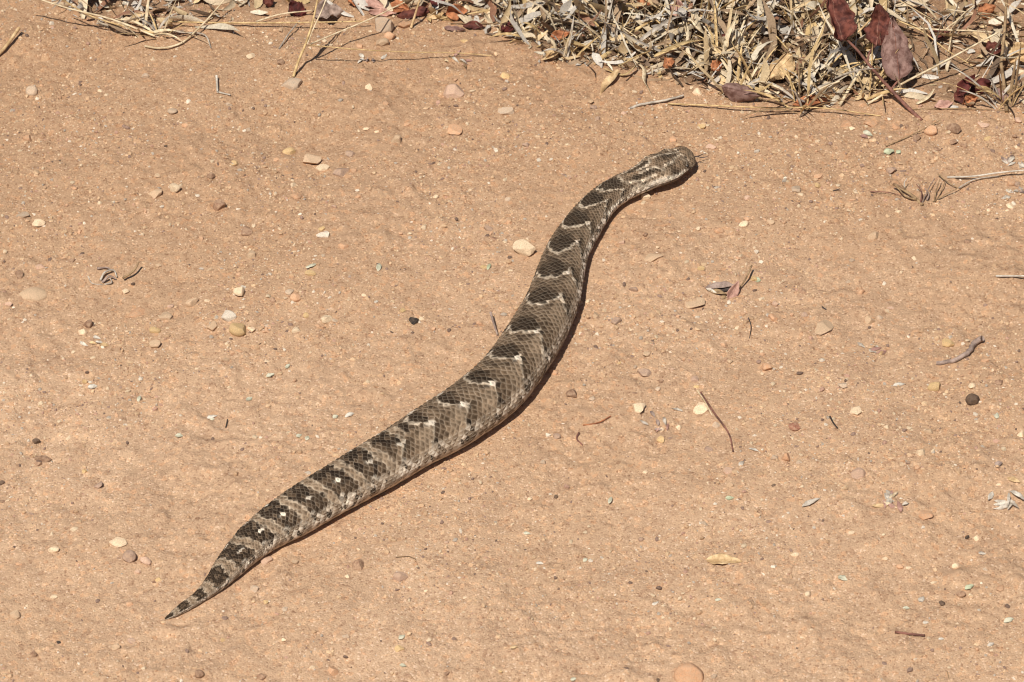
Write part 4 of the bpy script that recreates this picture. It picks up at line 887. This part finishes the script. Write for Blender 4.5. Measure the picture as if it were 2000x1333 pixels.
blade([(1060, 118, 2), (1080, 112, 5), (1098, 95, 12)], 8, 'tanleaf', 'crumpled tan blade at the first corner of the dense mat')
blade([(1655, 70, 40), (1650, 40, 46), (1665, 15, 52), (1690, -8, 58)], 7, 'gold', 'curved golden blade arching over the hanging folded leaf', tw=(.2, 1.0))
blade([(1820, 140, 2), (1850, 125, 5), (1875, 138, 2)], 10, 'whiteleaf', 'whitish dry leaf blade lying on bare soil by the hanging leaf')
blade([(1790, 205, 1), (1815, 190, 5), (1825, 175, 8)], 6, 'pale', 'short split pale blade near the foot of the red leaf stalk')
# ---- the red leaf stalk with its drooping leaves: one compound leaf
def compound():
    st = path3([(1650, 74, 60), (1676, 100, 50), (1700, 130, 38), (1735, 170, 20), (1768, 205, 8), (1800, 236, 0)])
    root = empty('fallen_leaf_spray', st[-1]); tag(root, 'reddish leaf stalk carrying three big drooping brown leaves, stuck in the dirt', 'leaf spray')
    C = catmull(st, 22); V, F = tube_geo(C, np.linspace(.0013, .0021, 22)); obj_at('stalk', V, F, MPL['redtwig'], root)
    for bp, tp, wd, c, face, cu, fo, lab in [
        ((1650, 78, 59), (1618, -18, 92), 36, 'redleaf', (.45, -1, .25), -.14, .75, 'folded reddish brown leaf standing upright'),
        ((1712, 90, 44), (1716, 8, 78), 38, 'redleaf', (-.3, -1, .3), -.14, -.6, 'shiny red brown leaf half behind the largest one'),
        ((1757, 156, 22), (1742, 34, 62), 35, 'duskyleaf', (.05, -1, .42), .10, -.28, 'largest leaf, dull greyish brown face')]:
        b, t = path3([bp, tp]); V, F, mid, nn = leaf_geo(b, t, wd/1000, face, cu, fo, .10, .0006, 25, 13, pt=.62, seed=int(wd))
        o = obj_at('leaf', V, F, MPL[c], root); o['label'] = lab
        Vr, Fr = tube_geo(mid[:-1], np.linspace(.0009, .0003, len(mid)-1), 5)
        loc = np.array(root.location); mr = mesh_obj('midrib', Vr-loc, Fr, MPL['redtwig'], o)
    for pts in ([(1757, 156, 22), (1750, 163, 20), (1741, 174, 18.6)], [(1712, 88, 44), (1698, 104, 44), (1694, 122, 40)]):
        C = catmull(path3(pts), 8); V, F = tube_geo(C, np.full(8, .0011)); obj_at('petiole', V, F, MPL['redtwig'], root)
compound()
# ---- single leaves: base, tip (px, py, mm above ground), width mm, colour
leaf((1410, 186, 8), (1484, 206, 1), 27, 'duskyleaf', 'dull brown leaf folded like a tent at the foot of the dry grass', (.2, -.75, .7), .06, -.95, .05, petiole=8, seed=1)
leaf((1548, 108, 26), (1498, 158, 8), 30, 'tanleaf', 'large smooth tan leaf propped against the dry grass', (-.35, -.8, .5), .30, -.75, .14, seed=2)
leaf((1548, 205, 3), (1620, 196, 6), 14, 'rustleaf', 'curled rusty tan leaf tucked under the ashy tuft', (0, -.6, .8), .2, .6, .03, seed=3)
for k, (b, t, wd, c, lab, fc) in enumerate([
    ((1870, 190, 4), (1905, 148, 20), 16, 'maroon', 'dark maroon leaf, uppermost of the glossy maroon cluster', (-.3, -.7, .6)),
    ((1895, 182, 4), (1938, 160, 16), 18, 'maroon', 'striped dark maroon leaf leaning right in the glossy cluster', (.1, -.8, .6)),
    ((1868, 180, 3), (1890, 206, 2), 13, 'redleaf', 'coppery red leaf under the glossy maroon cluster', (-.2, -.8, .5)),
    ((1880, 205, 2), (1912, 186, 8), 14, 'rustleaf', 'orange brown cupped leaf low in the glossy maroon cluster', (.1, -.9, .4)),
    ((1965, 205, 2), (1940, 170, 14), 16, 'duskyleaf', 'dusky pink brown leaf leaning on the dead brown stem', (-.3, -.8, .5)),
    ((1825, 212, 1), (1862, 203, 3), 12, 'pinkleaf', 'pinkish curled leaf lying at the dirt edge by the maroon cluster', (0, -.5, .9)),
    ((1925, 100, 8), (1962, 92, 14), 20, 'redleaf', 'round dark red leaf on bare soil behind the maroon cluster', (0, -.7, .7)),
    ((1910, 25, 8), (1945, 12, 14), 20, 'rustleaf', 'bright rusty leaf far back behind the bare soil patch', (0, -.7, .7)),
    ((1970, 120, 4), (2020, 95, 10), 26, 'tanleaf', 'pale tan leaf behind the dead brown stem', (0, -.6, .8)),
    ((1810, 75, 6), (1855, 62, 10), 14, 'redleaf', 'small red leaf lying under the level pale straw', (0, -.6, .8)),
    ((1312, 130, 12), (1298, 112, 18), 16, 'rustleaf', 'orange rust leaf glowing between blades of the mat', (.1, -.8, .6)),
    ((1390, 136, 10), (1410, 122, 14), 14, 'rustleaf', 'brown rust leaf deep in the mat beside the arching blades', (0, -.7, .7)),
    ((1310, 10, 26), (1345, 30, 18), 22, 'pinkleaf', 'pinkish brown broad leaf far back in the matted grass', (0, -.8, .6)),
    ((1245, 2, 26), (1270, 10, 20), 18, 'rustleaf', 'rusty leaf far back beside the pinkish broad leaf', (0, -.8, .6)),
    ((1408, 70, 16), (1428, 88, 12), 13, 'redleaf', 'little red leaf behind the forked tall pale blade', (0, -.8, .6)),
    ((1075, 72, 12), (1112, 66, 12), 13, 'rustleaf', 'brown curled leaf at the beginning of the dense mat', (0, -.7, .7)),
    ((1085, 100, 4), (1068, 120, 1), 18, 'tanleaf', 'tan leaf with shadowed hollow at the corner of the mat', (-.2, -.7, .6)),
    ((565, 12, 4), (598, 28, 2), 20, 'maroon', 'dark maroon curled leaf beside the grey arched leaf', (.1, -.6, .7)),
    ((612, 30, 2), (670, 25, 4), 26, 'mauvebark', 'grey mauve arched leaf behind the level golden straw', (0, -.5, .9)),
    ((515, 15, 3), (535, 0, 8), 14, 'redleaf', 'reddish brown leaf at the sparse part of the verge', (0, -.6, .8)),
    ((700, 8, 3), (755, 16, 4), 12, 'pinkleaf', 'pink strip-like leaf behind the tall golden stalk', (0, -.5, .9)),
    ((720, 24, 3), (775, 26, 4), 11, 'pinkleaf', 'pink brown strip-like leaf before the stout tan stalk', (0, -.5, .9)),
    ((775, 32, 2), (850, 18, 7), 15, 'redleaf', 'long red brown leaf lying before the rising tuft', (0, -.5, .9)),
    ((760, 12, 4), (800, 18, 6), 18, 'rustleaf', 'orange brown leaf in the litter behind the long red brown leaf', (0, -.6, .8)),
    ((870, 30, 4), (915, 20, 8), 20, 'rustleaf', 'rusty brown leaf with a dark hollow at the rising tuft', (0, -.7, .7)),
    ((835, 35, 2), (868, 30, 2), 10, 'tanleaf', 'tan leaf lying flat before the long red brown leaf', (0, -.4, .9)),
    ((905, 52, 1), (948, 54, 2), 10, 'redleaf', 'dark red strip-like leaf at the front of the litter', (0, -.5, .9)),
    ((868, 58, 1), (910, 62, 1), 8, 'duskyleaf', 'dull red strip-like leaf, lowest in the leaf litter', (0, -.5, .9)),
    ((980, 70, 2), (1008, 48, 8), 18, 'maroon', 'dark hollow maroon leaf where the dense mat begins', (-.1, -.8, .5)),
    ((680, 5, 6), (705, -8, 10), 18, 'rustleaf', 'orange brown leaf far back behind the grey arched leaf', (0, -.6, .8)),
    ((840, 4, 8), (870, 0, 12), 18, 'maroon', 'dark red leaf far back beside the rising tuft', (0, -.6, .8))]):
    leaf(b, t, wd, c, lab, fc, .28*(-1)**k, (.7, -.65, .5)[k % 3], .13, seed=20+k)
# yellow lanceolate leaf out on the dirt
leaf((1378, 1094, 0), (1450, 1097, 1), 13, 'tanleaf', 'pale yellow pointed leaf lying alone on open dirt', (0, -.2, 1), .06, .30, .02, seed=70)
# curled grey leaf scrap with stalk
leaf((1422, 584, 0), (1443, 549, 13), 13, 'pinkleaf', 'pinkish grey pointed leaf standing beside the curled grey scrap', (.5, -.8, .4), .05, .3, .02, seed=72)
straw([(1830, 714, 0), (1866, 706, 1), (1892, 690, 2), (1906, 672, 2), (1920, 664, 4)], 4.0, 'mauvebark', 'grey-mauve twisted bark strip lying on open dirt', nm='bark_strip', cat='bark', taper=1.5, bend=.7)
# ---- twigs on the dirt
TW = dict(nm='twig', cat='twig')
straw([(1368, 768, 1), (1395, 808, 3), (1424, 850, 2), (1432, 884, 0)], 2.0, 'redtwig', 'thin curved reddish twig touching the angular pale yellow stone', **TW)
straw([(1362, 764, 2), (1378, 788, 5), (1391, 813, 1)], 1.5, 'pale', 'pale short stem lying alongside the thin curved reddish twig', **TW)
straw([(1139, 832, 0), (1168, 827, 1), (1193, 814, 1)], 1.6, 'rustleaf', 'slim rusty stem lying near the snake\'s thick middle', **TW)
straw([(1131, 846, 2), (1126, 856, 1), (1138, 871, 0)], 1.8, 'redtwig', 'tiny hooked brown twig near the snake\'s thick middle', **TW)
straw([(1748, 1236, 1), (1775, 1240, 1), (1806, 1243, 1)], 2.4, 'redtwig', 'straight dark brown stick lying alone on open dirt', taper=.95, **TW)
straw([(1468, 520, 9), (1458, 543, 6), (1444, 566, 1)], 2.0, 'brownstraw', 'dark twig sticking up from the curled grey leaf scrap', **TW)
straw([(1462, 622, 1), (1467, 640, 1), (1464, 662, 0)], 1.2, 'dark', 'hair-thin dark twig below the broad tan earth clod', **TW)
straw([(958, 612, 9), (964, 632, 5), (972, 656, 1)], 2.6, 'mauvebark', 'short mauve twig leaning right against the snake\'s middle', **TW)
straw([(1621, 815, 1), (1628, 828, 1), (1636, 838, 0)], 1.8, 'dark', 'short dark stick beside the mauve red knobbly pebble', **TW)
straw([(1730, 287, 0), (1780, 265, 2), (1836, 236, 5)], 1.3, 'brownstraw', 'thin dark twig lying between stones below the red leaf stalk', **TW)
straw([(441, 836, 0), (443, 828, 1), (444, 820, 2)], 1.3, 'dark', 'tiny dark hooked twig on the dirt behind the hind body', **TW)
straw([(773, 1089, 1), (800, 1088, 1), (812, 1093, 1)], .9, 'brownstraw', 'hair-thin bent stem below the snake\'s hind body', **TW)
straw([(1850, 1312, 1), (1853, 1325, 1)], 1.0, 'brownstraw', 'hair-thin stem on the smooth open dirt', **TW)
straw([(1627, 374, 1), (1640, 370, 2)], 1.2, 'dark', 'tiny dark splinter on bare dirt near the uprooted weed', **TW)
straw([(1605, 600, 2), (1614, 606, 0)], 1.4, 'dark', 'tiny dark splinter above the broad low tan slab', **TW)
straw([(240, 545, 4), (262, 530, 6), (271, 514, 9)], 2.6, 'brownstraw', 'short brown stub sticking out of the grey litter heap', **TW)
# uprooted dry weed
def weed(label, pts, cols, base):
    root = empty('dead_weed', gpt(*base)); tag(root, label, 'dead weed')
    for k, (pl, d) in enumerate(pts):
        C = catmull(path3(pl), 10); V, F = tube_geo(C, np.linspace(d, d*.5, 10)/2000, 6); obj_at('stem', V, F, MPL[cols[k % len(cols)]], root)
weed('uprooted dry weed, brown woody root with pale wiry stems', [
    ([(1802, 402, 0), (1785, 385, 3), (1765, 372, 6), (1744, 360, 9)], 4.2), ([(1790, 390, 2), (1770, 385, 4), (1752, 366, 8)], 2.4), ([(1798, 396, 1), (1800, 375, 6), (1790, 360, 10)], 1.8),
    ([(1768, 372, 6), (1766, 358, 9), (1771, 349, 11)], 1.6), ([(1795, 398, 1), (1776, 378, 5), (1752, 352, 9)], 1.6), ([(1800, 400, 0), (1812, 372, 6), (1826, 348, 8)], 1.4), ([(1826, 396, 0), (1842, 366, 4), (1846, 352, 6)], 1.3), ([(1825, 395, 0), (1828, 375, 5), (1836, 350, 10)], 1.8), ([(1822, 395, 0), (1850, 378, 4), (1872, 368, 5)], 1.6),
    ([(1700, 375, 1), (1735, 376, 3), (1766, 384, 2)], 1.1), ([(1872, 368, 3), (1900, 352, 4), (1950, 344, 3)], 1.5), ([(1832, 340, 5), (1850, 355, 5), (1870, 367, 3)], 1.6), ([(1810, 392, 1), (1814, 380, 4), (1806, 368, 7)], 2.0)],
    ['brownstraw', 'brownstraw', 'redtwig', 'ash', 'brownstraw', 'mauvebark', 'brownstraw'], (1800, 400))
weed('small grey heap of dried wiry litter on the dirt', [
    ([(196, 548, 1), (205, 532, 5), (222, 528, 4), (228, 542, 2)], 2.6), ([(200, 552, 1), (215, 540, 6), (226, 545, 2)], 3.0), ([(172, 540, 0), (180, 554, 1), (200, 556, 1)], 1.4), ([(190, 525, 2), (212, 524, 4), (220, 530, 3)], 2.4), ([(205, 556, 0), (218, 552, 3), (210, 538, 5)], 2.0)],
    ['ash', 'mauvebark', 'ash', 'mauvebark'], (208, 550))
# ---- little heaps of leaf scraps
def heap(label, cx, cy, spec, seed):
    r = np.random.default_rng(seed); root = empty('leaf_scraps', gpt(cx, cy)); tag(root, label, 'leaf scraps')
    for dx, dy, L, wd, c, ang in spec:
        p0 = gpt(cx+dx, cy+dy, .001); k = FPX/np.linalg.norm(p0-CAM); d = np.array([math.cos(ang), math.sin(ang), 0])*L/k
        V, F, mid, nn = leaf_geo(p0-d*.5, p0+d*.5, wd/k, (r.normal(0, .4), -.3, 1), r.uniform(-.1, .35), r.uniform(-.6, .7), .08, .0004, 9, 5, seed=int(r.integers(999)))
        V[:, 2] += max(0, -(V[:, 2]-ground_h(V[:, 0], V[:, 1])).min())-.0004
        obj_at('scrap', V, F, MPL[c], root)
def spec(n, rx, ry, cols, seed, l=(14, 34), w_=(6, 13)):
    r = np.random.default_rng(seed); return [(r.normal(0, rx), r.normal(0, ry), r.uniform(*l), r.uniform(*w_), cols[int(r.integers(len(cols)))], r.uniform(0, 6.3)) for _ in range(n)]
heap('loose pile of dry beige leaf scraps near the pink brown stone', 1736, 978, spec(13, 16, 11, ['pale', 'pinkleaf', 'ash', 'tanleaf', 'whiteleaf'], 1), 1)
heap('pile of curly white dry scraps beside a yellow flake leaf', 1966, 984, spec(10, 18, 9, ['whiteleaf', 'whiteleaf', 'ash'], 2, (22, 44), (6, 12)), 2)
heap('scatter of crumbled grey leaf bits near the squarish cream stone', 1290, 828, spec(8, 16, 11, ['ash', 'pinkleaf', 'mauvebark'], 3, (12, 26), (5, 10)), 3)
heap('curled dark grey leaf scraps on the dirt beside the snake', 1412, 568, [(-4, -6, 62, 16, 'mauvebark', .1), (-12, 3, 44, 13, 'brownstraw', -.35), (6, -8, 40, 10, 'ash', .25), (-22, 0, 26, 8, 'whiteleaf', -.6), (2, 12, 16, 9, 'brownstraw', 1.3), (-2, 0, 50, 12, 'dark', -.05)], 5)
heap('few buff leaf crumbs on the dirt beyond the snake\'s back', 175, 672, spec(6, 18, 6, ['ash', 'whiteleaf', 'tanleaf'], 4, (10, 22), (5, 9)), 4)
heap('few beige leaf crumbs by the pale orange stone', 1700, 680, spec(7, 20, 6, ['ash', 'tanleaf', 'pinkleaf'], 6, (12, 24), (5, 10)), 6)
heap('scatter of dry crumbs under the hair-thin golden stem', 905, 118, spec(9, 26, 7, ['ash', 'brownstraw', 'pinkleaf', 'pale'], 7, (10, 26), (4, 9)), 7)
heap('pinkish leaf crumbs below the hair-thin golden stem', 730, 114, spec(6, 14, 4, ['pinkleaf', 'whiteleaf', 'mauvebark'], 8, (12, 22), (5, 9)), 8)
heap('brown crumbs at the cracked corner near the uprooted weed', 1980, 372, spec(5, 10, 6, ['mauvebark', 'ash'], 9, (10, 22), (5, 9)), 9)
heap('grey crinkled litter on the right-hand dirt below the verge', 1985, 315, spec(7, 12, 9, ['ash', 'whiteleaf', 'mauvebark'], 10, (14, 30), (5, 10)), 10)
# ---- tiny shed leaflets
FL = [(181, 757, 19, 10, 'whiteleaf', .1), (272, 780, 12, 7, 'flake', 1.3), (414, 816, 21, 7, 'whiteleaf', .25), (350, 853, 17, 8, 'flake', -.1), (487, 780, 13, 9, 'flake', .5), (608, 521, 22, 8, 'flake', .35), (740, 523, 16, 9, 'flake', 1.4), (955, 523, 14, 6, 'green', 1.1),
      (1736, 301, 22, 12, 'green', .15), (1755, 300, 10, 8, 'green', .6), (1480, 548, 14, 11, 'green', .1), (1756, 752, 25, 8, 'whiteleaf', .15), (1584, 984, 40, 10, 'ash', .4), (1980, 940, 26, 10, 'tanleaf', -.3), (1950, 910, 17, 9, 'mauvebark', .4), (1947, 814, 12, 8, 'flake', 1.2),
      (1054, 1102, 15, 6, 'whiteleaf', -.1), (1143, 1095, 10, 7, 'flake', .6), (1280, 1179, 14, 6, 'whiteleaf', .4), (1403, 1173, 14, 6, 'flake', .1), (1029, 1042, 14, 6, 'flake', -.1), (1646, 1131, 19, 12, 'flake', -.4), (1893, 1150, 20, 9, 'green', .4), (1770, 1189, 14, 8, 'flake', 0), (1800, 1172, 14, 9, 'ash', .7),
      (1970, 1213, 22, 9, 'flake', .35), (1808, 1217, 12, 6, 'ash', 0), (1838, 1250, 11, 5, 'whiteleaf', .1), (1935, 1260, 15, 7, 'ash', .4), (785, 1246, 14, 8, 'flake', .6), (787, 1301, 14, 6, 'flake', -.2), (1192, 980, 15, 6, 'flake', 1.1), (1425, 974, 18, 8, 'green', .05), (1918, 1084, 15, 7, 'ash', -.2), (1004, 1267, 16, 6, 'tanleaf', .1),
      (1695, 263, 20, 8, 'flake', -.5), (1688, 268, 17, 8, 'pinkleaf', -.4), (562, 716, 11, 7, 'flake', .9), (528, 735, 17, 8, 'flake', .3), (415, 820, 9, 5, 'flake', .2), (1448, 907, 13, 7, 'ash', .6), (1473, 880, 22, 5, 'whiteleaf', -.3), (735, 590, 9, 6, 'ash', .3), (1120, 1327, 12, 7, 'flake', .2), (584, 852, 12, 8, 'flake', .3), (600, 858, 9, 7, 'flake', 1.0), (683, 812, 20, 8, 'whiteleaf', .4), (655, 815, 11, 8, 'flake', .5)]
NMW = {'whiteleaf': 'whitish', 'flake': 'pale greenish', 'green': 'soft green', 'ash': 'ash grey', 'tanleaf': 'yellowish tan', 'mauvebark': 'dull mauve', 'pinkleaf': 'pinkish'}
for k, (px, py, L, wd, c, ang) in enumerate(FL):
    p0 = gpt(px, py); kk = FPX/np.linalg.norm(p0-CAM); d = np.array([math.cos(ang), math.sin(ang)/.64, 0]); d *= L/kk/np.hypot(d[0], d[1]*.64)
    V, F, mid, nn = leaf_geo(p0-d*.5, p0+d*.5, wd/kk*1.25, (rng.normal(0, .15), rng.normal(-.1, .15), 1), rng.uniform(.05, .25), rng.uniform(-.2, .35), .04, .0004, 11, 5, seed=k)
    V[:, 2] += max(0, -(V[:, 2]-ground_h(V[:, 0], V[:, 1])).min())-.0003
    lab = 'tiny %s shed leaflet %s' % (NMW[c], where(px, py))
    tag(obj_at('leaflet', V, F, MPL[c]), lab, 'leaflet', lab.replace('leaflet', 'leaflets', 1))
